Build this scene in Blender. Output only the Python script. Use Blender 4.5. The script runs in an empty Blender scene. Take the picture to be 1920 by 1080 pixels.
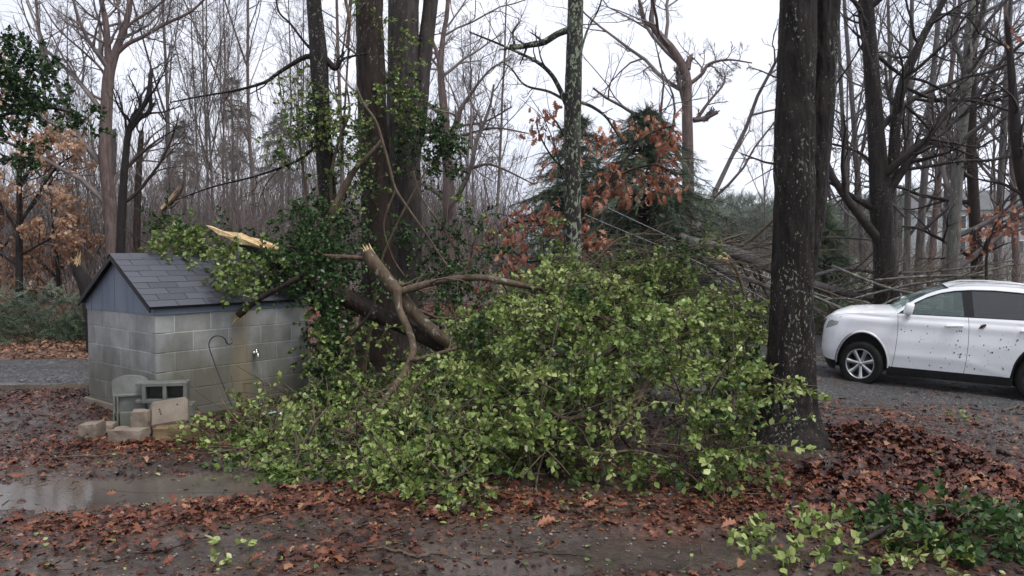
import bpy, bmesh, math, random
import numpy as np
from mathutils import Vector, Matrix

rng = np.random.default_rng(7)
random.seed(7)
R_ = math.radians

# ------------------------------------------------------------------ camera, sky, sun, exposure
sc = bpy.context.scene
C = sc.collection
F_PX, CAM_H, PITCH = 1420.0, 1.72, math.atan2(63, 1420)
cam_d = bpy.data.cameras.new('camera')
cam = bpy.data.objects.new('camera', cam_d)
C.objects.link(cam)
cam_d.sensor_width = 36.0
cam_d.lens = 36.0 * F_PX / 1920.0
cam_d.clip_start, cam_d.clip_end = 0.05, 2000
cam.location = (0, 0, CAM_H)
cam.rotation_euler = (math.pi / 2 - PITCH, 0, 0)
sc.camera = cam

SUN_EL, SUN_AZ = 58.0, 128.0
world = bpy.data.worlds.new('World')
sc.world = world
world.use_nodes = True
wn, wl = world.node_tree.nodes, world.node_tree.links
wn.clear()
w_out = wn.new('ShaderNodeOutputWorld')
w_bg = wn.new('ShaderNodeBackground')
w_bg.inputs['Strength'].default_value = 0.1
sky = wn.new('ShaderNodeTexSky')
sky.sky_type = 'NISHITA'
sky.sun_disc = False
sky.sun_elevation = R_(SUN_EL)
sky.sun_rotation = R_(SUN_AZ)
sky.air_density, sky.dust_density, sky.ozone_density = 1.0, 3.0, 1.0
hs = wn.new('ShaderNodeHueSaturation')
hs.inputs['Saturation'].default_value = 0.25
wl.new(sky.outputs[0], hs.inputs['Color'])
tc = wn.new('ShaderNodeTexCoord')
mp = wn.new('ShaderNodeMapping')
mp.inputs['Scale'].default_value = (1.0, 1.0, 2.2)
wl.new(tc.outputs['Generated'], mp.inputs[0])
nz = wn.new('ShaderNodeTexNoise')
nz.inputs['Scale'].default_value = 2.2
nz.inputs['Detail'].default_value = 4
wl.new(mp.outputs[0], nz.inputs['Vector'])
cr = wn.new('ShaderNodeValToRGB')
cr.color_ramp.elements[0].position, cr.color_ramp.elements[0].color = 0.32, (4.6, 4.9, 5.85, 1)
cr.color_ramp.elements[1].position, cr.color_ramp.elements[1].color = 0.68, (6.9, 7.1, 7.8, 1)
wl.new(nz.outputs['Fac'], cr.inputs[0])
mx = wn.new('ShaderNodeMixRGB')
mx.inputs[0].default_value = 0.88
wl.new(hs.outputs[0], mx.inputs[1])
wl.new(cr.outputs[0], mx.inputs[2])
wl.new(mx.outputs[0], w_bg.inputs['Color'])
wl.new(w_bg.outputs[0], w_out.inputs[0])

sun_d = bpy.data.lights.new('sun', 'SUN')
sun_d.energy, sun_d.angle, sun_d.color = 1.5, R_(24), (1.0, 0.97, 0.93)
sun = bpy.data.objects.new('sun', sun_d)
C.objects.link(sun)
_az = R_(SUN_AZ)
_sd = Vector((math.sin(_az) * math.cos(R_(SUN_EL)), math.cos(_az) * math.cos(R_(SUN_EL)), math.sin(R_(SUN_EL))))
sun.rotation_euler = _sd.to_track_quat('Z', 'Y').to_euler()
sun.location = _sd * 50

vs = sc.view_settings
sc.display_settings.display_device = 'sRGB'
vs.view_transform, vs.look, vs.exposure, vs.gamma = 'Standard', 'None', 0.88, 1.0
vs.use_curve_mapping = False
try:
    sc.cycles.use_denoising = True
    sc.cycles.max_bounces = 6
    sc.cycles.transparent_max_bounces = 8
    sc.cycles.volume_bounces = 1
    sc.cycles.caustics_reflective = sc.cycles.caustics_refractive = False
except Exception:
    pass

# ------------------------------------------------------------------ helpers: pixel -> world, noise, terrain
_cp, _sp = math.cos(PITCH), math.sin(PITCH)
def at(u, v, Y):
    a, b = (u - 960) / F_PX, -(v - 540) / F_PX
    d = (a, _cp + b * _sp, -_sp + b * _cp)
    k = Y / d[1]
    return np.array((d[0] * k, Y, CAM_H + d[2] * k))

def _h(ix, iy, iz):
    n = (ix * 374761393 + iy * 668265263 + iz * 2147483647 + 1013904223) & 0xffffffff
    n = ((n ^ (n >> 13)) * 1274126177) & 0xffffffff
    n = n ^ (n >> 16)
    return (n & 0xffff) / 65535.0
def vnoise(x, y, z):
    x, y, z = (np.asarray(q, float) for q in np.broadcast_arrays(x, y, z))
    ix, iy, iz = (np.floor(q).astype(np.int64) for q in (x, y, z))
    fx, fy, fz = x - ix, y - iy, z - iz
    fx, fy, fz = (f * f * (3 - 2 * f) for f in (fx, fy, fz))
    r = 0
    for dx in (0, 1):
        for dy in (0, 1):
            for dz in (0, 1):
                r = r + _h(ix + dx, iy + dy, iz + dz) * (fx if dx else 1 - fx) * (fy if dy else 1 - fy) * (fz if dz else 1 - fz)
    return r * 2 - 1
def fbm(x, y, z=0.0, o=4):
    s, a, t = 0, 1, 0
    for k in range(o):
        s = s + a * vnoise(x * 2 ** k + 17.3 * k, y * 2 ** k + 5.1 * k, z * 2 ** k + 3.7 * k)
        t += a
        a *= .5
    return s / t
def sstep(a, b, x):
    t = np.clip((np.asarray(x, float) - a) / (b - a), 0, 1)
    return t * t * (3 - 2 * t)

def gz(x, y):
    """Terrain height: level at the shed, falling to the drive on the right, rising gently far off."""
    x, y = np.asarray(x, float), np.asarray(y, float)
    s = sstep(-0.5, 6.5, x) * sstep(5.2, 12.5, y) * (1 - sstep(15.5, 24, y))
    z = -0.56 * s - 0.06 * np.clip(x - 6, 0, 5) * sstep(8, 11, y) * (1 - sstep(14, 18, y))
    z = z + 0.013 * np.clip(y - 17, 0, 200)
    z = z + 0.14 * np.exp(-(((x - 3.35) / .55) ** 2 + ((y - 6.85) / .5) ** 2)) * sstep(2.8, 3.2, x)
    return z
def gzf(x, y):
    return float(gz(x, y))
def on_ground(u, v):
    Y = 6.0
    for _ in range(40):
        p = at(u, v, Y)
        k = (CAM_H - gzf(p[0], Y)) / max(1e-6, (CAM_H - p[2]))
        Y *= k
    return at(u, v, Y)

# ------------------------------------------------------------------ helpers: objects
def tag(o, label=None, cat=None, group=None, kind=None):
    if label: o['label'] = label
    if cat: o['category'] = cat
    if group: o['group'] = group
    if kind: o['kind'] = kind
    return o
def empty(name, loc, label=None, cat=None, group=None, rz=0.0):
    o = bpy.data.objects.new(name, None)
    o.empty_display_size = .1
    C.objects.link(o)
    o.location = loc
    o.rotation_euler = (0, 0, rz)
    return tag(o, label, cat, group)
def link(name, me, parent=None, mw=None):
    o = bpy.data.objects.new(name, me)
    C.objects.link(o)
    if parent is not None:
        o.parent = parent
    if mw is not None:
        o.matrix_local = mw
    return o
_wm = {}
def wmat(o):
    m = o.matrix_basis.copy()
    p = o.parent
    while p is not None:
        m = p.matrix_basis @ m
        p = p.parent
    return m

class MB:
    """Collects vertices and faces and links them as ONE mesh object."""
    def __init__(s):
        s.V, s.F, s.A, s.n = [], [], [], 0
    def add(s, V, faces, rnd=0.5):
        V = np.asarray(V, float).reshape(-1, 3)
        for f in faces:
            f = np.asarray(f, np.int64)
            if len(f): s.F.append(f + s.n)
        s.V.append(V)
        s.A.append(np.broadcast_to(np.asarray(rnd, float), (len(V),)).copy())
        s.n += len(V)
        return s
    def mesh(s, name, mat, smooth=True, attr=False):
        me = bpy.data.meshes.new(name)
        if s.n:
            V = np.concatenate(s.V)
            me.vertices.add(len(V))
            me.vertices.foreach_set('co', V.astype(np.float32).ravel())
            loops = np.concatenate([f.ravel() for f in s.F])
            tot = np.concatenate([np.full(len(f), f.shape[1]) for f in s.F])
            start = np.concatenate([[0], np.cumsum(tot)[:-1]])
            me.loops.add(len(loops))
            me.loops.foreach_set('vertex_index', loops.astype(np.int32))
            me.polygons.add(len(tot))
            me.polygons.foreach_set('loop_start', start.astype(np.int32))
            try: me.polygons.foreach_set('loop_total', tot.astype(np.int32))
            except Exception: pass
            me.polygons.foreach_set('use_smooth', np.full(len(tot), smooth))
            if attr:
                a = me.attributes.new('rnd', 'FLOAT', 'POINT')
                a.data.foreach_set('value', np.concatenate(s.A).astype(np.float32))
            me.update(calc_edges=True)
        me.materials.append(mat)
        return me
    def build(s, name, mat, parent=None, smooth=True, attr=False, world=False):
        me = s.mesh(name, mat, smooth, attr)
        o = link(name, me, parent)
        if parent is not None and world:          # vertices were given in world space
            o.matrix_basis = wmat(parent).inverted()
        return o

def nrm(a):
    return a / np.maximum(np.linalg.norm(a, axis=-1, keepdims=True), 1e-9)

def tubes(mb, P, R, sides=4, bark=0.0, bscale=10.0, cap=False, rnd=0.5):
    """P (B,N,3), R (B,N): add B tubes."""
    P, R = np.asarray(P, float), np.asarray(R, float)
    if P.ndim == 2: P, R = P[None], R[None]
    if cap:
        P = np.concatenate([P[:, :1], P, P[:, -1:]], 1)
        R = np.concatenate([R[:, :1] * 0, R, R[:, -1:] * 0], 1)
    B, N, _ = P.shape
    T = np.gradient(P, axis=1)
    if cap:
        T[:, 0], T[:, -1] = T[:, 2], T[:, -3]
        T[:, 1], T[:, -2] = T[:, 2], T[:, -3]
    T = nrm(T)
    m = nrm(P[:, -1] - P[:, 0])
    ref = np.where(np.abs(m[:, 2:3]) > .8, np.array([[1., 0, 0]]), np.array([[0, 0, 1.]]))
    n1 = nrm(np.cross(T, ref[:, None, :]))
    n2 = np.cross(T, n1)
    a = np.arange(sides) * 2 * np.pi / sides
    D = n1[:, :, None, :] * np.cos(a)[None, None, :, None] + n2[:, :, None, :] * np.sin(a)[None, None, :, None]
    V = P[:, :, None, :] + D * R[:, :, None, None]
    if bark:
        q = V * bscale
        rd = 1 - 2 * np.abs(fbm(q[..., 0], q[..., 1], q[..., 2] * .22, 3))
        lo = fbm(q[..., 0] * .25, q[..., 1] * .25, q[..., 2] * .08, 2)
        V = V + D * (bark * rd + bark * 1.5 * lo)[..., None] * np.minimum(1, R[:, :, None, None] * 30)
    i = np.arange(N - 1)[:, None] * sides
    j = np.arange(sides)[None]
    q = np.stack([i + j, i + (j + 1) % sides, i + sides + (j + 1) % sides, i + sides + j], -1).reshape(-1, 4)
    Q = (q[None] + (np.arange(B) * N * sides)[:, None, None]).reshape(-1, 4)
    mb.add(V.reshape(-1, 3), [Q], rnd)
    return V

def smooth_line(pts, n):
    """Catmull-Rom through pts (k, d) -> (n, d)."""
    p = np.asarray(pts, float)
    if len(p) == 2:
        return p[0] + (p[1] - p[0]) * np.linspace(0, 1, n)[:, None]
    p = np.concatenate([2 * p[:1] - p[1:2], p, 2 * p[-1:] - p[-2:-1]])
    t = np.linspace(0, len(p) - 3 - 1e-6, n)
    k = np.floor(t).astype(int)
    f = (t - k)[:, None]
    a, b, c, d = p[k], p[k + 1], p[k + 2], p[k + 3]
    return .5 * (2 * b + (c - a) * f + (2 * a - 5 * b + 4 * c - d) * f ** 2 + (3 * b - a - 3 * c + d) * f ** 3)

def px_line(pts, n, Y):
    """pts: (u, v, width_px[, dY]) seen at depth Y -> points, radii."""
    q = []
    for p in pts:
        y = Y + (p[3] if len(p) > 3 else 0)
        q.append(np.append(at(p[0], p[1], y), .5 * p[2] * y / F_PX))
    s = smooth_line(q, n)
    return s[:, :3], np.maximum(s[:, 3], .0015)

def kids(P, R, m, t0, t1, ang, ratio, npts, up, jit, rr=.6, rmin=.0025, lens=None, rng=rng):
    """m child branches on every parent polyline."""
    B, N, _ = P.shape
    if lens is None:
        lens = np.linalg.norm(np.diff(P, axis=1), axis=2).sum(1)
    t = (np.arange(m)[None] + rng.uniform(0, 1, (B, m))) / m * (t1 - t0) + t0
    x = t * (N - 1)
    k = np.clip(np.floor(x).astype(int), 0, N - 2)
    f = (x - k)[..., None]
    bi = np.arange(B)[:, None]
    pos = P[bi, k] * (1 - f) + P[bi, k + 1] * f
    tan = nrm(P[bi, k + 1] - P[bi, k])
    rad = R[bi, k] * (1 - f[..., 0]) + R[bi, k + 1] * f[..., 0]
    v = rng.normal(size=tan.shape)
    v = nrm(v - (v * tan).sum(-1, keepdims=True) * tan)
    a = np.radians(ang) * rng.uniform(.6, 1.3, t.shape)[..., None]
    d = nrm(np.cos(a) * tan + np.sin(a) * v)
    L = lens[:, None] * ratio * (1.15 - .75 * t) * rng.uniform(.6, 1.3, t.shape)
    pos, d, L, rad = pos.reshape(-1, 3), d.reshape(-1, 3), L.reshape(-1), rad.reshape(-1)
    out = [pos]
    for _ in range(npts - 1):
        d = nrm(d + jit * rng.normal(size=d.shape) + np.array([0, 0, up]))
        out.append(out[-1] + d * (L / (npts - 1))[:, None])
    CP = np.stack(out, 1)
    r0 = np.maximum(rad * rr, rmin)
    CR = np.maximum(r0[:, None] * np.linspace(1, .3, npts)[None], rmin * .8)
    return CP, CR, L

def scatter(mb, tv, tf, pos, ax, nz_, size, rnd):
    """Instances of a template (y = length axis, z = normal) as real geometry."""
    n = len(pos)
    ax = nrm(ax)
    xx = nrm(np.cross(ax, nz_))
    zz = np.cross(xx, ax)
    size = np.broadcast_to(size, (n,))
    M = np.stack([xx, ax, zz], 2) * size[:, None, None]
    V = np.einsum('nij,kj->nki', M, tv) + pos[:, None, :]
    off = (np.arange(n) * len(tv))[:, None, None]
    mb.add(V.reshape(-1, 3), [(np.asarray(f)[None] + off).reshape(-1, np.asarray(f).shape[1]) for f in tf], np.repeat(rnd, len(tv)))
def frame_matrix(pos, ax, n_, s):
    ax = nrm(ax); xx = nrm(np.cross(ax, n_)); zz = np.cross(xx, ax)
    return Matrix([[xx[i] * s, ax[i] * s, zz[i] * s, pos[i]] for i in range(3)] + [[0, 0, 0, 1]])

# leaf templates -------------------------------------------------------
HOLLY_V = np.array([(0, 0, 0), (-.24, .25, .05), (-.32, .58, .06), (0, 1, -.04), (.32, .58, .06), (.24, .25, .05), (0, .25, 0), (0, .58, .0)])
HOLLY_F = [np.array([(0, 6, 1), (0, 5, 6), (2, 7, 3), (7, 4, 3)]), np.array([(1, 6, 7, 2), (6, 5, 4, 7)])]
HOLLY2_V = HOLLY_V * np.array([1.05, 1, 1]) + np.array([(0, 0, 0), (.03, 0, .04), (.0, .03, .1), (.05, 0, -.1), (.02, -.03, -.04), (.0, .03, -.03), (0, 0, 0), (.01, 0, 0)])
def oak_template(curl=.12, seed=0):
    r = np.random.default_rng(seed)
    prof = [(.0, .02), (.12, .06), (.22, .20), (.30, .10), (.42, .32), (.52, .13), (.66, .30), (.75, .12), (.86, .16)]
    V, F = [(0, 0, 0)], []
    n = len(prof)
    for y, w in prof: V.append((0, y, curl * math.sin(y * 3.2) * .8))
    for sgn in (-1, 1):
        for y, w in prof:
            ww = w * r.uniform(.8, 1.2)
            V.append((sgn * ww, y + .08 * (w > .15), curl * math.sin(y * 3.2) * .8 + ww * r.uniform(-.1, .55)))
    V.append((0, 1, -curl * .4))
    tip = len(V) - 1
    q, t = [], []
    for s in (0, 1):
        o = 1 + n + s * n
        for k in range(n - 1):
            f = (1 + k, o + k, o + k + 1, 2 + k)
            q.append(f if s == 0 else f[::-1])
        t.append((n, o + n - 1, tip) if s == 0 else (tip, o + n - 1, n))
    return np.array(V, float), [np.array(q), np.array(t)]
OAK = [oak_template(.10, 1), oak_template(.2, 2), oak_template(-.16, 3)]
def frond_template():
    V, F = [], []
    n = 7
    for k in range(n):
        y = k / n
        w = .20 * (1 - y * .75)
        for s in (-1, 1):
            b = len(V)
            V += [(0, y, 0), (s * w, y + .22, -.05 - .05 * (k % 2)), (0, y + .09, 0)]
            F.append((b, b + 1, b + 2) if s < 0 else (b, b + 2, b + 1))
    return np.array(V), [np.array(F)]
FROND = frond_template()

def twig_leaves(A, D, L, per, droop=.25, tb=.15, leafsize=.055, flat=.5, r=rng, spread=.8):
    """Twigs from anchors A (n,3) along D, with leaves alternating along them. Returns twig polylines and leaf arrays."""
    n = len(A)
    ts = np.linspace(0, 1, 5)
    wob = r.normal(size=(n, 3)) * .18
    def pt(t):
        t = t[..., None]
        return A[:, None] + D[:, None] * L[:, None, None] * t + (np.array([0, 0, -droop]) + wob)[:, None] * L[:, None, None] * t * t
    P = pt(np.broadcast_to(ts, (n, 5)))
    t = tb + (1 - tb) * r.uniform(0, 1, (n, per)) ** .75
    pos = pt(t)
    tan = nrm(D[:, None] * 1.0 + 2 * (np.array([0, 0, -droop]) + wob)[:, None] * t[..., None])
    v = r.normal(size=pos.shape)
    v = nrm(v - (v * tan).sum(-1, keepdims=True) * tan)
    ax = nrm(tan * .55 + v * spread)
    no = nrm(r.normal(size=pos.shape) * .8 + np.array([0, -.25 * flat, flat * 1.6]))
    size = leafsize * r.uniform(.65, 1.25, t.shape)
    return P, pos.reshape(-1, 3), ax.reshape(-1, 3), no.reshape(-1, 3), size.reshape(-1)

# ------------------------------------------------------------------ materials
def new_mat(name):
    m = bpy.data.materials.new(name)
    m.use_nodes = True
    nt = m.node_tree
    return m, nt.nodes, nt.links, nt.nodes['Principled BSDF']
def ramp(n, l, src, stops):
    c = n.new('ShaderNodeValToRGB')
    e = c.color_ramp.elements
    while len(e) < len(stops): e.new(.5)
    for k, (p, col) in enumerate(stops):
        e[k].position = p
        e[k].color = (*col, 1) if len(col) == 3 else col
    l.new(src, c.inputs[0])
    return c
def noise(n, l, vec, scale, detail=5, rough=.55, dist=0.0):
    t = n.new('ShaderNodeTexNoise')
    t.inputs['Scale'].default_value = scale
    t.inputs['Detail'].default_value = detail
    t.inputs['Roughness'].default_value = rough
    t.inputs['Distortion'].default_value = dist
    if vec is not None: l.new(vec, t.inputs['Vector'])
    return t
def position(n, l, scale=(1, 1, 1), obj=False):
    if obj:
        s = n.new('ShaderNodeTexCoord').outputs['Object']
    else:
        s = n.new('ShaderNodeNewGeometry').outputs['Position']
    m = n.new('ShaderNodeMapping')
    m.inputs['Scale'].default_value = scale
    l.new(s, m.inputs[0])
    return m.outputs[0]
def mix(n, l, fac, a, b, mode='MIX'):
    m = n.new('ShaderNodeMixRGB')
    m.blend_type = mode
    for k, x in ((0, fac), (1, a), (2, b)):
        if hasattr(x, 'links') or hasattr(x, 'is_linked'): l.new(x, m.inputs[k])
        elif k == 0: m.inputs[0].default_value = x
        else: m.inputs[k].default_value = (*x, 1)
    return m.outputs[0]
def bump(n, l, h, b, strength=.5, dist=.02, prev=None):
    t = n.new('ShaderNodeBump')
    t.inputs['Strength'].default_value = strength
    t.inputs['Distance'].default_value = dist
    l.new(h, t.inputs['Height'])
    if prev is not None: l.new(prev, t.inputs['Normal'])
    l.new(t.outputs[0], b.inputs['Normal'])
    return t.outputs[0]

def simple(name, stops, scale=6.0, sv=(1, 1, 1), rough=.6, spec=.5, bs=.2, bd=.01, obj=False, metal=0.0, coat=0.0, detail=5):
    m, n, l, b = new_mat(name)
    p = position(n, l, sv, obj)
    t = noise(n, l, p, scale, detail)
    c = ramp(n, l, t.outputs['Fac'], stops)
    l.new(c.outputs[0], b.inputs['Base Color'])
    b.inputs['Roughness'].default_value = rough
    b.inputs['Specular IOR Level'].default_value = spec
    b.inputs['Metallic'].default_value = metal
    b.inputs['Coat Weight'].default_value = coat
    b.inputs['Coat Roughness'].default_value = .04
    if bs: bump(n, l, noise(n, l, p, scale * 3, 6).outputs['Fac'], b, bs, bd)
    return m

def bark_mat(name, dark, light, lichen=None, lich_amt=.62, lich_scale=9, rough=.55, green=None):
    m, n, l, b = new_mat(name)
    p = position(n, l, (1, 1, .22))
    t = noise(n, l, p, 14, 8, .65)
    c = ramp(n, l, t.outputs['Fac'], [(.3, dark), (.72, light)]).outputs[0]
    if green is not None:
        g = noise(n, l, position(n, l, (1, 1, .5)), 1.7, 4)
        c = mix(n, l, ramp(n, l, g.outputs['Fac'], [(.54, (0, 0, 0)), (.66, (1, 1, 1))]).outputs[0], c, green)
    if lichen is not None:
        p2 = position(n, l, (1, 1, .6))
        v = noise(n, l, p2, lich_scale * 2.2, 3, .6, .6)
        big = noise(n, l, position(n, l, (1, 1, .35)), lich_scale * .16, 2)
        s = n.new('ShaderNodeMath'); s.operation = 'MULTIPLY_ADD'
        s.inputs[1].default_value = .35
        l.new(big.outputs['Fac'], s.inputs[0]); l.new(v.outputs['Fac'], s.inputs[2])
        k = ramp(n, l, s.outputs[0], [(lich_amt + .17, (0, 0, 0)), (lich_amt + .20, (1, 1, 1))]).outputs[0]
        c = mix(n, l, k, c, lichen)
    l.new(c, b.inputs['Base Color'])
    b.inputs['Roughness'].default_value = rough
    b.inputs['Specular IOR Level'].default_value = .12
    bump(n, l, noise(n, l, p, 30, 6, .7).outputs['Fac'], b, 1.0, .03)
    return m

def leaf_mat(name, stops, rough=.35, trans=.25, spec=.4):
    m, n, l, b = new_mat(name)
    a = n.new('ShaderNodeAttribute')
    a.attribute_name = 'rnd'
    c = ramp(n, l, a.outputs['Fac'], stops).outputs[0]
    p = position(n, l)
    c = mix(n, l, .35, c, ramp(n, l, noise(n, l, p, 40, 3).outputs['Fac'], [(.3, (.35, .35, .35)), (.7, (1, 1, 1))]).outputs[0], 'MULTIPLY')
    l.new(c, b.inputs['Base Color'])
    b.inputs['Roughness'].default_value = rough
    b.inputs['Specular IOR Level'].default_value = spec
    if trans:
        tr = n.new('ShaderNodeBsdfTranslucent')
        l.new(c, tr.inputs[0])
        ms = n.new('ShaderNodeMixShader')
        ms.inputs[0].default_value = trans
        l.new(b.outputs[0], ms.inputs[1]); l.new(tr.outputs[0], ms.inputs[2])
        l.new(ms.outputs[0], n['Material Output'].inputs[0])
    return m

M = {}
M['bark_dark'] = bark_mat('bark_dark', (.006, .005, .0045), (.034, .027, .024), (.19, .20, .16), .638, 20)
M['bark_brown'] = bark_mat('bark_brown', (.010, .007, .006), (.052, .036, .029), (.17, .16, .13), .68, 12)
M['bark_ash'] = bark_mat('bark_ash', (.020, .017, .016), (.085, .070, .064), (.19, .19, .17), .66, 12)
M['bark_lichen'] = bark_mat('bark_lichen', (.012, .011, .010), (.05, .045, .04), (.22, .25, .18), .56, 11, green=(.10, .125, .08))
M['bark_grey'] = bark_mat('bark_grey', (.055, .050, .048), (.17, .155, .15), (.2, .2, .18), .72, 6, .7)
M['bark_black'] = bark_mat('bark_black', (.010, .008, .008), (.035, .028, .026), None)
M['bark_pale'] = bark_mat('bark_pale', (.07, .068, .06), (.19, .185, .165), (.26, .28, .22), .62, 5, .7)
M['bark_pink'] = bark_mat('bark_pink', (.07, .05, .045), (.20, .15, .135), None, rough=.7)
M['bark_smooth'] = bark_mat('bark_smooth', (.05, .036, .025), (.17, .125, .085), (.25, .25, .2), .66, 7, .5)
M['twig'] = simple('twig', [(.3, (.045, .033, .024)), (.7, (.13, .10, .07))], 20, rough=.5, spec=.15, bs=0)
M['twig_dark'] = simple('twig_dark', [(.3, (.016, .012, .011)), (.7, (.05, .04, .036))], 10, rough=.6, spec=.15, bs=0)
M['twig_grey'] = simple('twig_grey', [(.3, (.07, .062, .06)), (.7, (.15, .135, .13))], 3, rough=.7, spec=.1, bs=0)
M['twig_pink'] = simple('twig_pink', [(.3, (.08, .066, .062)), (.7, (.19, .155, .145))], 3, rough=.7, bs=0)
M['brush'] = simple('brush', [(.3, (.09, .075, .07)), (.7, (.20, .165, .15))], .6, rough=.8, bs=0)  # distance haze partly put into this lighter colour
M['leaf_pale'] = leaf_mat('leaf_pale', [(0, (.04, .075, .018)), (.35, (.145, .21, .050)), (.75, (.275, .355, .096)), (1, (.42, .47, .18))], .38, .22)
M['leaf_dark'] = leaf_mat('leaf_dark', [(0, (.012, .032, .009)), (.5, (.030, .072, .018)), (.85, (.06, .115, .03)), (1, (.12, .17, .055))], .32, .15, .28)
M['leaf_rust'] = leaf_mat('leaf_rust', [(0, (.20, .070, .040)), (.5, (.38, .145, .085)), (1, (.54, .26, .16))], .5, .36)
M['leaf_tan'] = leaf_mat('leaf_tan', [(0, (.42, .25, .155)), (.5, (.64, .41, .265)), (1, (.76, .57, .42))], .6, .42)
M['litter'] = leaf_mat('litter', [(0, (.022, .009, .007)), (.35, (.070, .022, .014)), (.65, (.145, .044, .022)), (.9, (.22, .085, .04)), (1, (.28, .145, .075))], .42, .0, .28)
M['litter_tan'] = leaf_mat('litter_tan', [(0, (.10, .05, .03)), (.5, (.22, .11, .06)), (1, (.33, .2, .11))], .6, .0)
M['needle'] = leaf_mat('needle', [(0, (.030, .050, .028)), (.6, (.080, .115, .062)), (1, (.145, .18, .105))], .5, .15)
M['needle_far'] = leaf_mat('needle_far', [(0, (.045, .062, .040)), (1, (.115, .14, .092))], .7, .0)  # hazy far needles: haze put into the colour, beyond the thin air volume
M['fresh_wood'] = simple('fresh_wood', [(.25, (.42, .27, .12)), (.55, (.62, .46, .25)), (.8, (.72, .58, .36))], 6, (6, 6, 1), .55, .3, .5, .01)
M['white_paint'] = simple('white_paint', [(.3, (.70, .71, .72)), (.7, (.80, .81, .82))], 1.5, rough=.28, bs=0, coat=.6)
M['black_plastic'] = simple('black_plastic', [(.3, (.008, .008, .009)), (.7, (.016, .016, .017))], 8, rough=.5, spec=.2, bs=.1)
M['rubber'] = simple('rubber', [(.3, (.009, .009, .009)), (.7, (.018, .017, .016))], 8, rough=.75, spec=.15, bs=.15)
M['alloy'] = simple('alloy', [(.3, (.48, .48, .49)), (.7, (.62, .62, .63))], 8, rough=.3, metal=.85, bs=0)
M['chrome'] = simple('chrome', [(.3, (.7, .7, .72)), (.7, (.8, .8, .82))], 8, rough=.12, metal=1.0, bs=0)
M['black_iron'] = simple('black_iron', [(.3, (.008, .008, .008)), (.7, (.018, .016, .015))], 30, rough=.4, bs=.1)
M['seat'] = simple('seat', [(.3, (.20, .19, .17)), (.7, (.28, .27, .25))], 8, rough=.7, bs=.1)
M['blue_board'] = simple('blue_board', [(.25, (.105, .130, .170)), (.75, (.165, .19, .235))], 3.5, (1, 1, .3), .55, .3, .25, .006)
M['shingle'] = None
M['cable'] = simple('cable', [(.3, (.20, .20, .21)), (.7, (.3, .3, .31))], 4, rough=.5, bs=0)

def shingle_mat():
    m, n, l, b = new_mat('shingle')
    o = n.new('ShaderNodeObjectInfo')
    p = position(n, l)
    g = noise(n, l, p, 260, 2)
    c = ramp(n, l, g.outputs['Fac'], [(.3, (.028, .031, .038)), (.7, (.085, .09, .105))]).outputs[0]
    r = ramp(n, l, o.outputs['Random'], [(0, (.72, .72, .74)), (1, (1.1, 1.1, 1.12))]).outputs[0]
    c = mix(n, l, 1.0, c, r, 'MULTIPLY')
    l.new(c, b.inputs['Base Color'])
    b.inputs['Roughness'].default_value = .55
    b.inputs['Specular IOR Level'].default_value = .5
    bump(n, l, g.outputs['Fac'], b, .5, .004)
    return m
M['shingle'] = shingle_mat()

SHED_X, SHED_Y, SHED_A = -3.64, 7.70, R_(51)
def concrete_mat(name, base=((.20, .205, .20), (.34, .345, .335)), damp=True, rough=.7):
    m, n, l, b = new_mat(name)
    o = n.new('ShaderNodeObjectInfo')
    p = position(n, l)
    t = noise(n, l, p, 5, 6, .6)
    c = ramp(n, l, t.outputs['Fac'], [(.3, base[0]), (.7, base[1])]).outputs[0]
    r = ramp(n, l, o.outputs['Random'], [(0, (.74, .74, .73)), (1, (1.06, 1.06, 1.07))]).outputs[0]
    c = mix(n, l, 1.0, c, r, 'MULTIPLY')
    g = noise(n, l, p, 160, 2)
    c = mix(n, l, .35, c, ramp(n, l, g.outputs['Fac'], [(.35, (.5, .5, .48)), (.6, (1, 1, 1))]).outputs[0], 'MULTIPLY')
    if damp:   # rising damp and algae towards the foot, rust run under the tap: stains of the wall itself
        def math_(op, x, y):
            q = n.new('ShaderNodeMath'); q.operation = op
            for k, w in ((0, x), (1, y)):
                if isinstance(w, (int, float)): q.inputs[k].default_value = w
                else: l.new(w, q.inputs[k])
            return q.outputs[0]
        pos = n.new('ShaderNodeNewGeometry').outputs['Position']
        sx = n.new('ShaderNodeSeparateXYZ'); l.new(pos, sx.inputs[0])
        wob = noise(n, l, position(n, l, (1, 1, .35)), 2.6, 5, .6).outputs['Fac']
        h = math_('SUBTRACT', math_('MULTIPLY', wob, 1.7), sx.outputs['Z'])
        k = ramp(n, l, h, [(.0, (0, 0, 0)), (.28, (.40, .40, .40)), (.62, (.82, .82, .82))]).outputs[0]
        c = mix(n, l, k, c, (.085, .080, .052))
        dp = n.new('ShaderNodeVectorMath'); dp.operation = 'DOT_PRODUCT'
        dp.inputs[1].default_value = (math.cos(SHED_A), math.sin(SHED_A), 0)
        l.new(pos, dp.inputs[0])
        lx = math_('SUBTRACT', dp.outputs['Value'], SHED_X * math.cos(SHED_A) + SHED_Y * math.sin(SHED_A))
        w2 = noise(n, l, position(n, l, (1, 1, .4)), 7, 4).outputs['Fac']
        lx = math_('ADD', lx, math_('MULTIPLY', w2, .26))
        e = ramp(n, l, math_('SUBTRACT', lx, .62), [(.34, (0, 0, 0)), (.46, (.6, .6, .6)), (.52, (.5, .5, .5)), (.66, (0, 0, 0))]).outputs[0]
        c = mix(n, l, e, c, (.21, .165, .085))
    l.new(c, b.inputs['Base Color'])
    b.inputs['Roughness'].default_value = rough
    b.inputs['Specular IOR Level'].default_value = .35
    bump(n, l, g.outputs['Fac'], b, .6, .006)
    return m
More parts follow.
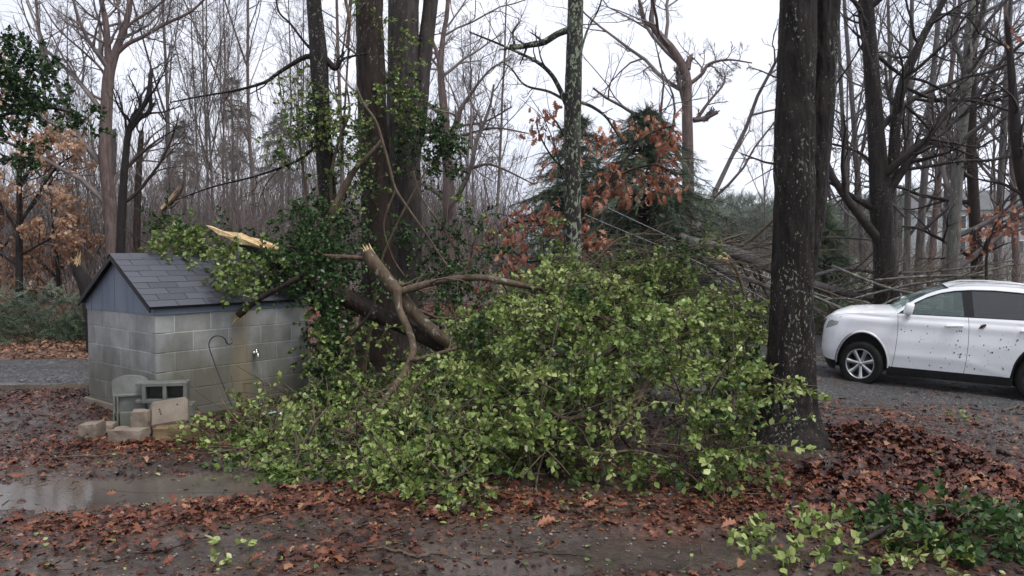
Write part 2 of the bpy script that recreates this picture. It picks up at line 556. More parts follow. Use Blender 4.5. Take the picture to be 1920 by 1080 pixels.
M['block'] = concrete_mat('block', ((.22, .223, .215), (.36, .363, .355)))
M['mortar'] = concrete_mat('mortar', ((.46, .46, .44), (.58, .58, .56)))
M['old_block'] = concrete_mat('old_block', ((.10, .105, .095), (.20, .205, .19)), False, .6)
M['green_block'] = concrete_mat('green_block', ((.09, .10, .075), (.16, .175, .135)), False, .6)
M['stone'] = concrete_mat('stone', ((.16, .125, .095), (.28, .23, .18)), False, .65)
M['ochre_stone'] = concrete_mat('ochre_stone', ((.13, .085, .045), (.25, .17, .09)), False, .65)

def ground_mat():
    m, n, l, b = new_mat('wet_mud')
    p = position(n, l)
    a = n.new('ShaderNodeAttribute'); a.attribute_name = 'mask'
    sep = n.new('ShaderNodeSeparateColor'); l.new(a.outputs['Color'], sep.inputs[0])
    t = noise(n, l, p, 1.6, 8, .65)
    mud = ramp(n, l, t.outputs['Fac'], [(.3, (.024, .017, .013)), (.5, (.052, .037, .029)), (.72, (.105, .082, .067))]).outputs[0]
    t2 = noise(n, l, p, 22, 6, .7)
    mud = mix(n, l, .6, mud, ramp(n, l, t2.outputs['Fac'], [(.38, (.22, .20, .19)), (.62, (1.25, 1.2, 1.16))]).outputs[0], 'MULTIPLY')
    v = n.new('ShaderNodeTexVoronoi'); v.inputs['Scale'].default_value = 26
    l.new(p, v.inputs['Vector'])
    lit = ramp(n, l, v.outputs['Color'], [(.1, (.035, .015, .012)), (.5, (.10, .04, .026)), (.9, (.16, .075, .045))]).outputs[0]
    c = mix(n, l, sep.outputs[0], mud, lit)
    gr = ramp(n, l, noise(n, l, p, 3, 8, .7).outputs['Fac'], [(.3, (.045, .065, .028)), (.7, (.10, .125, .05))]).outputs[0]
    c = mix(n, l, sep.outputs[1], c, gr)
    l.new(c, b.inputs['Base Color'])
    rr = ramp(n, l, noise(n, l, p, 1.1, 6, .6).outputs['Fac'], [(.38, (.10, .10, .10)), (.62, (.48, .48, .48))]).outputs[0]
    rr2 = mix(n, l, sep.outputs[2], rr, (.07, .07, .07))
    l.new(rr2, b.inputs['Roughness'])
    b.inputs['Specular IOR Level'].default_value = .5
    pb = bump(n, l, t2.outputs['Fac'], b, .35, .02)
    bump(n, l, noise(n, l, p, 110, 4, .7).outputs['Fac'], b, .3, .008, pb)
    return m
M['ground'] = ground_mat()

def gravel_mat():
    m, n, l, b = new_mat('wet_gravel')
    p = position(n, l)
    v = n.new('ShaderNodeTexVoronoi'); v.inputs['Scale'].default_value = 30
    l.new(p, v.inputs['Vector'])
    c = ramp(n, l, v.outputs['Color'], [(.1, (.020, .020, .021)), (.55, (.058, .057, .058)), (.95, (.19, .185, .18))]).outputs[0]
    mud = noise(n, l, p, .7, 6, .6)
    c = mix(n, l, ramp(n, l, mud.outputs['Fac'], [(.46, (0, 0, 0)), (.62, (.8, .8, .8))]).outputs[0], c, (.062, .050, .043))
    l.new(c, b.inputs['Base Color'])
    b.inputs['Specular IOR Level'].default_value = .3
    l.new(ramp(n, l, mud.outputs['Fac'], [(.35, (.35, .35, .35)), (.6, (.65, .65, .65))]).outputs[0], b.inputs['Roughness'])
    bump(n, l, v.outputs['Distance'], b, 1.0, .05)
    return m
M['gravel'] = gravel_mat()
def water_mat():
    m, n, l, b = new_mat('muddy_water')
    p = position(n, l)
    c = ramp(n, l, noise(n, l, p, 2.2, 5).outputs['Fac'], [(.3, (.050, .040, .032)), (.7, (.095, .076, .060))]).outputs[0]
    l.new(c, b.inputs['Base Color'])
    b.inputs['Roughness'].default_value = .06
    b.inputs['Specular IOR Level'].default_value = .6
    bump(n, l, noise(n, l, p, 26, 3).outputs['Fac'], b, .05, .01)
    return m
M['water'] = water_mat()
def glass_mat(name, tint, alpha, rough=.03):
    m, n, l, b = new_mat(name)
    b.inputs['Base Color'].default_value = (*tint, 1)
    b.inputs['Roughness'].default_value = rough
    b.inputs['Specular IOR Level'].default_value = .9
    p = position(n, l)
    t = noise(n, l, p, 60, 3)
    tr = n.new('ShaderNodeBsdfTransparent'); tr.inputs[0].default_value = (.80, .92, .88, 1)
    ms = n.new('ShaderNodeMixShader'); ms.inputs[0].default_value = alpha
    l.new(tr.outputs[0], ms.inputs[1]); l.new(b.outputs[0], ms.inputs[2])
    l.new(ms.outputs[0], n['Material Output'].inputs[0])
    bump(n, l, t.outputs['Fac'], b, .05, .004)
    return m
M['glass_clear'] = glass_mat('glass_clear', (.15, .20, .19), .42)
M['glass_dark'] = glass_mat('glass_dark', (.010, .012, .013), .90)
M['lamp_glass'] = glass_mat('lamp_glass', (.35, .33, .32), .75)
M['paper'] = simple('paper', [(.45, (.55, .62, .62)), (.55, (.20, .42, .42)), (.62, (.75, .75, .75))], 14, rough=.4, bs=0)
M['wall_paint'] = simple('wall_paint', [(.3, (.42, .42, .43)), (.7, (.5, .5, .51))], 1, rough=.7, bs=0)
M['roof_far'] = simple('roof_far', [(.3, (.08, .08, .085)), (.7, (.12, .12, .125))], 1, rough=.8, bs=0)

def box_mesh(mb, lo, hi, bev=0.0, jit=0.0, r=rng):
    """Box with chamfered edges (bev) and optionally worn corners."""
    lo, hi = np.array(lo, float), np.array(hi, float)
    if bev <= 0:
        V = np.array([(x, y, z) for x in (lo[0], hi[0]) for y in (lo[1], hi[1]) for z in (lo[2], hi[2])])
        F = np.array([(0, 1, 3, 2), (4, 6, 7, 5), (0, 4, 5, 1), (2, 3, 7, 6), (0, 2, 6, 4), (1, 5, 7, 3)])
        mb.add(V, [F]); return
    bm = bmesh.new()
    bmesh.ops.create_cube(bm, size=1)
    for v in bm.verts:
        v.co = Vector([lo[k] + (v.co[k] + .5) * (hi[k] - lo[k]) for k in range(3)])
        v.co += Vector(r.normal(size=3) * jit)
    bmesh.ops.bevel(bm, geom=bm.edges[:], offset=bev, segments=1, affect='EDGES', profile=.6)
    from_bm(mb, bm)
def from_bm(mb, bm):
    bm.normal_update()
    bm.verts.index_update()
    V = np.array([v.co[:] for v in bm.verts])
    by = {}
    for f in bm.faces: by.setdefault(len(f.verts), []).append([v.index for v in f.verts])
    mb.add(V, [np.array(x) for x in by.values()])
    bm.free()


# ------------------------------------------------------------------ the setting: ground, drive, puddles
PUDDLES = [(-3.35, 5.38, 1.75, .36, .02, -.028), (-2.0, 5.72, .95, .26, .10, -.024), (.95, 4.35, .80, .34, .0, -.010),
           (-.05, 4.02, .5, .10, 0, -.02), (-6.6, 9.75, 1.9, .22, .02, -.03)]
LITTER = [  # (x0, y0, x1, y1, width, density): bands where the leaves lie thick
    (-2.9, 4.75, -2.2, 4.95, .22, 1.1), (-2.3, 5.0, -1.3, 5.35, .30, 1.5), (-1.5, 5.45, -.3, 5.1, .30, 1.5), (-.4, 5.0, .55, 5.15, .20, 1.0),
    (-1.1, 4.2, -.9, 4.45, .25, .7), (-4.6, 6.2, -3.3, 6.9, .35, .8), (-3.8, 6.75, -2.9, 6.7, .15, 1.2), (-7.5, 8.5, -5.2, 8.8, .5, .9),
    (1.1, 4.9, 2.2, 5.4, .35, .9), (2.2, 5.6, 3.2, 5.2, .45, 1.5), (3.05, 7.0, 3.6, 6.4, .30, 2.2), (3.2, 6.2, 4.0, 5.4, .40, 1.6),
    (2.2, 4.6, 3.6, 4.5, .45, 1.0), (-6, 5.6, -4, 6.2, .5, .45), (.3, 4.85, 1.0, 4.7, .15, .35), (-3.6, 4.3, -2.6, 4.5, .3, .8), (1.2, 5.3, 2.0, 5.7, .25, .6)]
def litter_density(x, y):
    d = np.zeros_like(x)
    for x0, y0, x1, y1, w, k in LITTER:
        dx, dy = x1 - x0, y1 - y0
        t = np.clip(((x - x0) * dx + (y - y0) * dy) / (dx * dx + dy * dy), 0, 1)
        q = (x - x0 - t * dx) ** 2 + (y - y0 - t * dy) ** 2
        d = d + k * np.exp(-q / (w * w))
    d = np.minimum(d, 1.6) * (.75 + .7 * fbm(x * 2.2, y * 2.2, 4.0, 3))
    return np.maximum(d, 0)
def puddle_mask(x, y):
    k = np.zeros_like(x)
    for cx, cy, a, b_, sl, dep in PUDDLES:
        q = ((x - cx) / a) ** 2 + ((y - cy - sl * (x - cx)) / b_) ** 2
        q = q + .45 * fbm(x * 2.5, y * 2.5, 9, 3)
        k = np.maximum(k, 1 - sstep(.55, 1.25, q))
    return k
DRIVE_N = ([-60, -9, -5.5, -3, 0, 2.5, 4.5, 6, 9, 14, 60], [9.9, 9.9, 10.0, 10.3, 11, 11.6, 11.2, 10.9, 10.7, 10.5, 10.5])
DRIVE_F = ([-60, -9, -5, -2, 1, 3.5, 6, 9, 14, 60], [12.0, 12.0, 12.3, 13.2, 15.5, 18.3, 19.2, 19.0, 18.0, 16])
def micro(x, y):
    near = 1 - sstep(9, 22, np.hypot(x, y))
    h = .020 * fbm(x * 1.4, y * 1.4, 0, 3) + (.018 * fbm(x * 6, y * 6, 2, 3) + .013 * fbm(x * 19, y * 19, 5, 3)) * near
    pm = puddle_mask(x, y)
    return h * (1 - .75 * pm) - .030 * pm + .012
def axis_(*segs):
    out = [np.arange(a, b, st) for a, b, st in segs]
    return np.concatenate(out)
gx = axis_((-220, -60, 20), (-60, -20, 3), (-20, -8, .5), (-8, -4.2, .09), (-4.2, 4.6, .042), (4.6, 11, .11), (11, 24, .6), (24, 60, 3), (60, 241, 20))
gy = axis_((-14, 2, 2), (2, 3.6, .2), (3.6, 9.0, .042), (9.0, 14, .10), (14, 26, .4), (26, 60, 2), (60, 340, 20))
X, Y = np.meshgrid(gx, gy)
Z = gz(X, Y) + micro(X, Y)
nx, ny = len(gx), len(gy)
mb = MB()
idx = np.arange(nx * ny).reshape(ny, nx)
mb.add(np.stack([X, Y, Z], -1), [np.stack([idx[:-1, :-1], idx[:-1, 1:], idx[1:, 1:], idx[1:, :-1]], -1).reshape(-1, 4)])
ground = mb.build('ground', M['ground'])
tag(ground, 'wet muddy ground strewn with leaves', kind='structure')
lm = np.clip(litter_density(X, Y) * 1.0, 0, 1)
far_l = sstep(11.5, 13, Y) * (1 - sstep(-4, 0, X)) + sstep(19, 21, Y) * (1 - sstep(36, 50, Y))
lm = np.clip(np.maximum(lm, far_l), 0, 1)
gm = sstep(30, 42, Y + 6 * fbm(X * .2, Y * .2)) * sstep(2, 10, X)
wm = puddle_mask(X, Y)
att = ground.data.attributes.new('mask', 'FLOAT_COLOR', 'POINT')
att.data.foreach_set('color', np.stack([lm, gm, wm, np.ones_like(lm)], -1).astype(np.float32).ravel())

# gravel drive: its own sheet just above the mud
u_ = axis_((-60, -14, 2), (-14, 14, .16), (14, 61, 2))
yn = np.interp(u_, *DRIVE_N) + .25 * fbm(u_ * .9, 0 * u_, 3)
yf = np.interp(u_, *DRIVE_F) + .3 * fbm(u_ * .8, 0 * u_ + 9, 3)
tv = np.linspace(0, 1, 46)
GX = np.broadcast_to(u_[None], (46, len(u_)))
GY = yn[None] + (yf - yn)[None] * tv[:, None]
edge = np.minimum(tv, 1 - tv)[:, None]
GZ = gz(GX, GY) + micro(GX, GY) + .020 * np.minimum(1, edge * 9) - .012 * (edge < .01) + .008 * fbm(GX * 9, GY * 9, 7, 2)
idx = np.arange(GX.size).reshape(GX.shape)
mb = MB().add(np.stack([GX, GY, GZ], -1), [np.stack([idx[:-1, :-1], idx[:-1, 1:], idx[1:, 1:], idx[1:, :-1]], -1).reshape(-1, 4)])
tag(mb.build('gravel_drive', M['gravel']), 'wet blue grey gravel drive', kind='structure')

for (cx, cy, a, b_, sl, dep) in PUDDLES[:2] + PUDDLES[4:]:
    t = np.arange(64) * 2 * np.pi / 64
    rr = 1.12 + .10 * fbm(np.cos(t) * 2 + cx, np.sin(t) * 2, 3)
    px, py = cx + a * rr * np.cos(t), cy + sl * a * rr * np.cos(t) + b_ * rr * np.sin(t)
    z0 = gzf(cx, cy) - .0055 + .0012 * PUDDLES.index((cx, cy, a, b_, sl, dep))
    mb = MB().add(np.concatenate([[[cx, cy, z0]], np.stack([px, py, 0 * px + z0], -1)]),
                  [np.array([(0, 1 + k, 1 + (k + 1) % 64) for k in range(64)])])
    tag(mb.build('puddle', M['water']), 'muddy puddle of rain water', kind='structure')

# ------------------------------------------------------------------ pump house of concrete blocks
SHED_M = Matrix.Translation((SHED_X, SHED_Y, 0)) @ Matrix.Rotation(SHED_A, 4, 'Z')
LF, LL, WT = 1.86, 1.63, 1.11         # front length, side length, top of the blocks
shed = empty('pump_house', (SHED_X, SHED_Y, 0), 'small grey block pump house with a shingle gable roof under the fallen holly', 'shed', rz=SHED_A)
CH, BL, JT = .2032, .4064, .008
def block_mesh(length, name):
    mb = MB()
    box_mesh(mb, (0, 0, 0), (length - JT, .055, CH - JT), .004)
    return mb.mesh(name, M['block'], smooth=False)
def block_wall(origin, ang, length, first_half, openings=()):
    """One wall: a mortar core with every block as its own piece, 3 mm proud of the joints."""
    mb = MB()
    box_mesh(mb, (.004, .004, -.12), (length - .004, .10, WT - .004))
    w = mb.build('wall', M['mortar'], shed, smooth=False)
    w.matrix_local = Matrix.Translation(origin) @ Matrix.Rotation(ang, 4, 'Z')
    cache = {}
    for c in range(6):
        z = WT - (c + 1) * CH
        half = (c + first_half) % 2 == 0
        x = 0.0
        first = True
        while x < length - .02:
            ln = BL / 2 if (first and half) else BL
            first = False
            ln = min(ln, length - x)
            if length - x - ln < .06: ln = length - x
            key = round(ln, 3)
            if key not in cache: cache[key] = block_mesh(ln, 'block')
            b = link('block', cache[key], w)
            b.matrix_local = Matrix.Translation((x + JT / 2, rng.normal() * .0012, z + JT / 2))
            x += ln
    return w
front = block_wall((0, 0, 0), 0, LF, 0)
block_wall((0, LL, 0), -math.pi / 2, LL, 1)
block_wall((LF, 0, 0), math.pi / 2, LL, 1)
block_wall((LF, LL, 0), math.pi, LF, 0)

OH, RIDGE, EAVE = .055, 1.715, 1.185
hy = LL / 2
run = hy + OH
slope = math.atan2(RIDGE - EAVE, run)
sl_len = math.hypot(run, RIDGE - EAVE)
# roof deck (two slopes) with each shingle its own piece
mb = MB()
th = .022
prof = [(-OH, EAVE - th), (-OH, EAVE), (hy, RIDGE), (LL + OH, EAVE), (LL + OH, EAVE - th), (hy, RIDGE - th * 1.2)]
V = [(x, y, z) for x in (-.075, LF + .06) for y, z in prof]
mb.add(V, [np.array([(0, 1, 2, 5), (5, 2, 3, 4), (6, 11, 8, 7), (11, 10, 9, 8), (0, 6, 7, 1), (1, 7, 8, 2), (2, 8, 9, 3), (3, 9, 10, 4), (4, 10, 11, 5), (5, 11, 6, 0)])])
roof = mb.build('roof', M['black_plastic'], shed, smooth=False)
ROWS, TAB = 9, .305
expo = sl_len / ROWS
x0, x1 = -.085, LF + .07
sh_cache = {}
def shingle_mesh(w):
    k = round(w, 3)
    if k not in sh_cache:
        mb = MB()
        d = expo * 1.12
        box_mesh(mb, (0.002, -.006, 0), (w - .004, d, .0055))
        sh_cache[k] = mb.mesh('shingle', M['shingle'], smooth=False)
    return sh_cache[k]
for side in (0, 1):
    for r in range(ROWS):
        x = x0 - (TAB / 2 if r % 2 else 0) - .08 * side
        while x < x1 - .01:
            a, b = max(x, x0), min(x + TAB, x1)
            x += TAB
            if b - a < .02: continue
            o = link('shingle', shingle_mesh(b - a), roof)
            base = Matrix.Translation((a, -OH - .010, EAVE + .002)) @ Matrix.Rotation(slope, 4, 'X') @ Matrix.Translation((0, r * expo, .004 + rng.uniform(0, .0016))) @ Matrix.Rotation(-.028 + rng.normal() * .004, 4, 'X')
            if side: base = Matrix.Translation((LF, LL, 0)) @ Matrix.Rotation(math.pi, 4, 'Z') @ base
            o.matrix_local = base
k = 0
x = x0
while x < x1 - .02:      # ridge caps, bent over the ridge
    b = min(x + .2, x1)
    mb = MB()
    w = .085
    dz = math.tan(slope) * w
    z0 = RIDGE + .012 + .003 * (k % 2)
    V = [(xx, hy + s * w, z0 - (dz if s else 0) + t) for xx in (x, b - .003) for s in (-1, 0, 1) for t in (0, .006)]
    mb.add(V, [np.array([(1, 7, 9, 3), (3, 9, 11, 5), (0, 2, 8, 6), (2, 4, 10, 8), (0, 1, 3, 2), (2, 3, 5, 4), (6, 8, 9, 7), (8, 10, 11, 9), (0, 6, 7, 1), (4, 5, 11, 10)])])
    mb.build('ridge_shingle', M['shingle'], roof, smooth=False)
    x = b
    k += 1
# gables: vertical boards, each its own
def gable(x, flip):
    mb = MB()
    V = [(x + s, y, z) for s in (.012, .03) for y, z in ((.0, WT + .004), (LL, WT + .004), (LL, EAVE - .055), (hy, RIDGE - .06), (0, EAVE - .055))]
    V = [((xx if not flip else 2 * x - xx), y, z) for xx, y, z in V]
    mb.add(V, [np.array([(0, 1, 2, 3, 4), (5, 9, 8, 7, 6)])])
    g = mb.build('gable', M['black_plastic'], shed, smooth=False)
    n = 11
    for k in range(n):
        y0, y1 = LL * k / n + .0025, LL * (k + 1) / n - .0025
        top = lambda y: min(EAVE + (y + OH) * math.tan(slope), EAVE + (LL + OH - y) * math.tan(slope)) - .030
        ys = [y0, hy, y1] if y0 < hy < y1 else [y0, y1]
        mb = MB()
        j = rng.normal() * .001
        sx = -1 if not flip else 1
        V = []
        for d in (-.004 * sx * -1 * -1, .010 * sx):
            xx = x + d + j
            V += [(xx, y0, WT - .012), (xx, y1, WT - .012)] + [(xx, y, top(y)) for y in reversed(ys)]
        m_ = len(ys) + 2
        mb.add(V, [np.array([tuple(range(m_))]), np.array([tuple(range(2 * m_ - 1, m_ - 1, -1))]), np.array([(i, (i + 1) % m_, m_ + (i + 1) % m_, m_ + i) for i in range(m_)])])
        mb.build('board', M['blue_board'], g, smooth=False)
gable(0.0, False)
gable(LF, True)
for y, nm in ((-.014, 'frieze_board'), (LL, 'frieze_board')):
    mb = MB()
    box_mesh(mb, (-.008, y, WT - .010), (LF + .008, y + .014, EAVE - .012), .002)
    mb.build(nm, M['blue_board'], shed, smooth=False)
# dark rake boards on the gable ends and the drip edge
for xx in (-.074, LF + .052):
    for s in (0, 1):
        mb = MB()
        a = np.array((xx, -OH if not s else LL + OH, EAVE - .004)); b = np.array((xx, hy, RIDGE - .004))
        V = [p + np.array((dx, 0, dz)) for p in (a, b) for dx in (-.006, .010) for dz in (-.052, 0)]
        mb.add(V, [np.array([(0, 1, 3, 2), (4, 6, 7, 5), (0, 4, 5, 1), (2, 3, 7, 6), (0, 2, 6, 4), (1, 5, 7, 3)])])
        mb.build('rake_board', M['black_plastic'], shed, smooth=False)
# footing ledge that shows under the side wall
mb = MB(); box_mesh(mb, (-.05, .75, -.1), (-.006, 1.66, .075), .008)
mb.build('footing', M['stone'], shed, smooth=False)
# frost-proof tap on the front wall: flange, spout, cross handle
tx, tz = 1.12, .60
mb = MB()
tubes(mb, np.array([(tx, 0.0, tz), (tx, -.02, tz), (tx, -.022, tz)]), np.array([.022, .022, .012]), 12, cap=True)
tubes(mb, smooth_line([(tx, -.02, tz), (tx, -.07, tz), (tx, -.085, tz - .02), (tx, -.088, tz - .05)], 10), np.full(10, .010), 10, cap=True)
tap = mb.build('tap', M['chrome'], shed)
mb = MB()
for d in ((.028, 0, .008), (.008, 0, -.028)):
    c = np.array((tx, -.062, tz + .02)); d = np.array(d)
    tubes(mb, np.array([c - d, c, c + d]), np.array([.007, .009, .007]), 8, cap=True)
mb.build('tap_handle', M['chrome'], tap)

# ------------------------------------------------------------------ blocks and stones heaped at the corner
def thing_mesh(mb, name, mat, label, cat, group=None, loc=None, rz=0.0, rot=None, smooth=False):
    o = mb.build(name, mat, smooth=smooth)
    if rot is not None: o.rotation_euler = rot
    else: o.rotation_euler = (0, 0, rz)
    if loc is not None: o.location = loc
    return tag(o, label, cat, group)
def rough_stone(size, seed, flat=.8, sub=3, amp=.10):
    bm = bmesh.new()
    bmesh.ops.create_cube(bm, size=1)
    bmesh.ops.subdivide_edges(bm, edges=bm.edges[:], cuts=5, use_grid_fill=True)
    P = np.array([v.co[:] for v in bm.verts])
    sph = P / np.linalg.norm(P, axis=1, keepdims=True) * .62
    P = P * flat + sph * (1 - flat)
    d = fbm(P[:, 0] * 3 + seed * 7, P[:, 1] * 3, P[:, 2] * 3, 3)
    P = P * (1 + amp * d)[:, None] * np.array(size)
    for v, p in zip(bm.verts, P): v.co = p
    mb = MB(); from_bm(mb, bm)
    return mb
G_ST = 'loose blocks and stones heaped at the pump house corner'
FA = SHED_A
def heap(mb, name, mat, label, cat, u, v, Y, half_h, rot, smooth=False):
    p = at(u, v, Y)
    return thing_mesh(mb, name, mat, label, cat, G_ST, p, rot=rot, smooth=smooth)
# two-hole block lying with its cores to the camera
bm = bmesh.new()
def ring_block(w, h, d, cols, wall, mid):
    """Hollow block: outer w x h, depth d (y), with square through-holes."""
    mb = MB()
    xs = [-w / 2, -w / 2 + wall]
    hole = (w - 2 * wall - mid * (cols - 1)) / cols
    for c in range(cols):
        xs.append(xs[-1] + hole)
        xs.append(xs[-1] + (mid if c < cols - 1 else wall))
    for i in range(len(xs) - 1):
        if i % 2 == 0:
            box_mesh(mb, (xs[i], 0, -h / 2), (xs[i + 1], d, h / 2), .004)
        else:
            box_mesh(mb, (xs[i] - .004, .002, -h / 2), (xs[i + 1] + .004, d - .002, -h / 2 + wall), .003)
            box_mesh(mb, (xs[i] - .004, .002, h / 2 - wall), (xs[i + 1] + .004, d - .002, h / 2), .003)
    return mb
mb = ring_block(.405, .195, .2, 2, .034, .034)
box_mesh(mb, (-.203, .188, -.0975), (.203, .199, .0975))
for zz in (-.0975, .066): box_mesh(mb, (-.262, .02, zz), (-.20, .19, zz + .032), .004)
heap(mb, 'cinder_block', M['old_block'], 'two hole cinder block on its side at the top of the heap', 'block', 308, 737, 7.32, 0, (0, R_(1), R_(14)))
# half round concrete piece
mb = MB()
a = np.linspace(0, math.pi, 18)
pr = np.stack([-np.cos(a) * .155, .045 + np.sin(a) * .060 + .012 * np.cos(a)], 1)
pr = np.concatenate([pr, [[.155, -.11], [-.155, -.11]]])
n_ = len(pr)
V = [(x, y, z) for y in (0, .19) for x, z in pr]
mb.add(V, [np.array([tuple(range(n_))]), np.array([tuple(range(2 * n_ - 1, n_ - 1, -1))]), np.array([(i, n_ + i, n_ + (i + 1) % n_, (i + 1) % n_) for i in range(n_)])])
heap(mb, 'rounded_block', M['old_block'], 'mossy round topped concrete block leaning at the shed corner', 'block', 243, 724, 7.44, 0, (R_(-6), R_(-3), R_(22)))
mb = MB()
box_mesh(mb, (-.13, .03, -.105), (.14, .2, .105), .006)
box_mesh(mb, (-.15, 0, -.11), (-.128, .2, .11), .005); box_mesh(mb, (-.118, 0, -.11), (-.10, .06, .11), .004)
box_mesh(mb, (-.13, 0, .085), (.14, .05, .11), .005); box_mesh(mb, (-.13, 0, -.11), (.14, .05, -.088), .005)
heap(mb, 'sash_block', M['old_block'], 'grey green block with a recessed face under the round topped block', 'block', 243, 760, 7.40, 0, (0, 0, R_(16)))
mb = MB()
box_mesh(mb, (-.09, 0, -.09), (.13, .2, .09), .006); box_mesh(mb, (-.15, 0, -.09), (-.135, .2, .09), .004); box_mesh(mb, (-.118, 0, -.09), (-.10, .2, .09), .004)
box_mesh(mb, (-.15, .16, -.09), (-.08, .2, .09), .004)
heap(mb, 'half_block', M['green_block'], 'green stained block standing at the foot of the heap', 'block', 243, 790, 7.36, 0, (0, 0, R_(14)))
mb = MB(); box_mesh(mb, (-.2, 0, -.095), (.2, .2, .095), .006)
heap(mb, 'solid_block', M['old_block'], 'dark block standing behind the tilted paver', 'block', 320, 778, 7.36, 0, (0, 0, R_(14)))
# tilted paver; black discs on its face stand for shade in four small holes
mb = MB()
box_mesh(mb, (-.17, -.05, -.135), (.17, .05, .135), .028)
pv = heap(mb, 'tilted_paver', M['stone'], 'buff concrete paver with small holes tilted against the cinder block', 'paver', 318, 775, 7.10, 0, (R_(-32), R_(-8), R_(10)))
for hx, hz in ((-.075, .035), (-.068, .012), (-.062, -.012), (.085, .055)):
    mb = MB(); tubes(mb, np.array([(hx, -.0525, hz), (hx, -.049, hz)]), np.array([.0085, .0085]), 10, cap=True)
    mb.build('hole_shade_disc', M['black_iron'], pv)
for (u, v, Y, s, f, mt, nm, lb, rz) in (
    (265, 788, 7.02, (.15, .15, .19), .78, 'stone', 'rough_stone', 'rounded grey stone standing between the green block and the tilted paver', 10),
    (243, 822, 6.92, (.31, .2, .19), .90, 'stone', 'wall_stone', 'long buff wall stone below the rounded stone', -4),
    (330, 816, 6.96, (.35, .22, .18), .90, 'ochre_stone', 'wall_stone', 'ochre wall stone under the tilted paver', 5),
    (173, 812, 7.02, (.155, .2, .20), .90, 'stone', 'wall_stone', 'square grey wall stone farthest along the heap from the paver', 3),
    (200, 806, 7.25, (.15, .2, .13), .84, 'stone', 'wall_stone', 'small buff stone behind the square grey stone', 14)):
    heap(rough_stone(s, u, f, amp=.16), nm, M[mt], lb, 'stone', u, v, Y, 0, (0, 0, R_(rz)), smooth=False)

# shepherd's hook stuck in the ground before the front wall
P, Rr = px_line([(440, 772, 3.4), (425, 742, 3.4), (408, 705, 3.4), (396, 678, 3.4), (386, 653, 3.4), (386, 641, 3.4), (393, 633, 3.4), (403, 633, 3.4), (410, 639, 3.4), (412, 647, 3.4), (416, 650, 3.4), (420, 646, 3.2), (417, 639, 3)], 60, 7.55)
P[:, 1] += np.linspace(0, .25, 60) ; 
mb = MB(); tubes(mb, P, np.full(60, .0068), 8, cap=True)
tag(mb.build('shepherd_hook', M['black_iron']), 'thin black shepherd hook leaning by the pump house front wall', 'garden hook')
# scrap of printed plastic on the ground
g = on_ground(535, 781)
xx, yy = np.meshgrid(np.linspace(-.20, .20, 12), np.linspace(-.10, .10, 7))
zz = .05 + .028 * fbm(xx * 12, yy * 12, 3, 2)
idx = np.arange(84).reshape(7, 12)
mb = MB().add(np.stack([xx + g[0], yy + g[1], zz + g[2]], -1), [np.stack([idx[:-1, :-1], idx[:-1, 1:], idx[1:, 1:], idx[1:, :-1]], -1).reshape(-1, 4)])
tag(mb.build('plastic_scrap', M['paper']), 'crumpled white and teal plastic scrap on the ground by the front wall', 'litter scrap')

# ------------------------------------------------------------------ trees
def px_tree(name, label, cat, limbs, Y, mat, twmat, levels, group=None, sides=10, bark=0.0, seed=0, nseg=22, ground_base=True, flare=0.0, big=0, crown_from=0, bscale=10):
    """Tree whose trunk and main limbs follow given lines; branches and twigs grow from them."""
    r = np.random.default_rng(seed + 100)
    base = None
    root = None
    polys = []
    for k, lb in enumerate(limbs):
        n = nseg if k else max(nseg, big)
        P, Rr = px_line(lb, n, Y)
        if k == 0 and ground_base:
            P0 = P[0].copy()
            zb = gzf(P0[0], P0[1])
            if P0[2] > zb:
                ext = max(2, int((P0[2] - zb) / 3.0 * n / 3) + 2)
                add = np.linspace(0, 1, ext + 1)[:-1, None]
                lean = (P[0] - P[2]) ; lean = lean / max(abs(lean[2]), .05) * .6
                start = np.array([P0[0] + lean[0] * (P0[2] - zb) * .3, P0[1], zb - .06])
                P = np.concatenate([start + (P0 - start) * add, P])
                Rr = np.concatenate([np.full(ext, Rr[0]) * 1.06, Rr])
            else:
                P[0, 2] = zb - .06
            if flare:
                h = P[:, 2] - zb
                Rr = Rr * (1 + flare * np.exp(-np.maximum(h, 0) / .28))
        if k == 0:
            root = empty(name, (P[0][0], P[0][1], P[0][2] + .06), label, cat, group)
        polys.append((P, Rr))
    mb = MB()
    for k, (P, Rr) in enumerate(polys):
        s = sides if k == 0 else max(5, sides - 3)
        tubes(mb, P, Rr, s, bark if (k == 0 or Rr.max() > .1) else 0, bscale, cap=True)
    mb.build('trunk', mat, root, world=True)
    # twigs
    mb = MB()
    PR = []
    for k, (P, Rr) in enumerate(polys):
        if k < crown_from: continue
        PR.append((smooth_line(P, 16), np.interp(np.linspace(0, 1, 16), np.linspace(0, 1, len(Rr)), Rr)))
    if PR and levels:
        CP = np.stack([p for p, _ in PR]); CR = np.stack([q for _, q in PR]); L = None
        for li, (m, t0, t1, ang, ratio, npts, up, jit, rr, rmin) in enumerate(levels):
            CP, CR, L = kids(CP, CR, m, t0, t1, ang, ratio, npts, up, jit, rr, rmin, L, r)
            tubes(mb, CP, CR, 5 if li == 0 else (4 if li == 1 else 3))
        mb.build('crown', twmat, root, world=True)
    return root

# (m, t0, t1, angle, length ratio, points, up, jitter, radius ratio, min radius)
def LV(m1, r1, m2=5, m3=4, m4=0, up=.10, rmin=.004, t0=.25, ang=55, rr=.5):
    lv = [(m1, t0, 1.0, ang, r1, 9, up, .16, rr, rmin * 2), (m2, .2, 1, 48, .55, 7, up * .8, .17, .6, rmin * 1.4), (m3, .2, 1, 45, .55, 5, up * .6, .18, .65, rmin)]
    if m4: lv.append((m4, .2, 1, 42, .55, 4, .04, .18, .7, rmin * .8))
    return lv

HTOP = -260
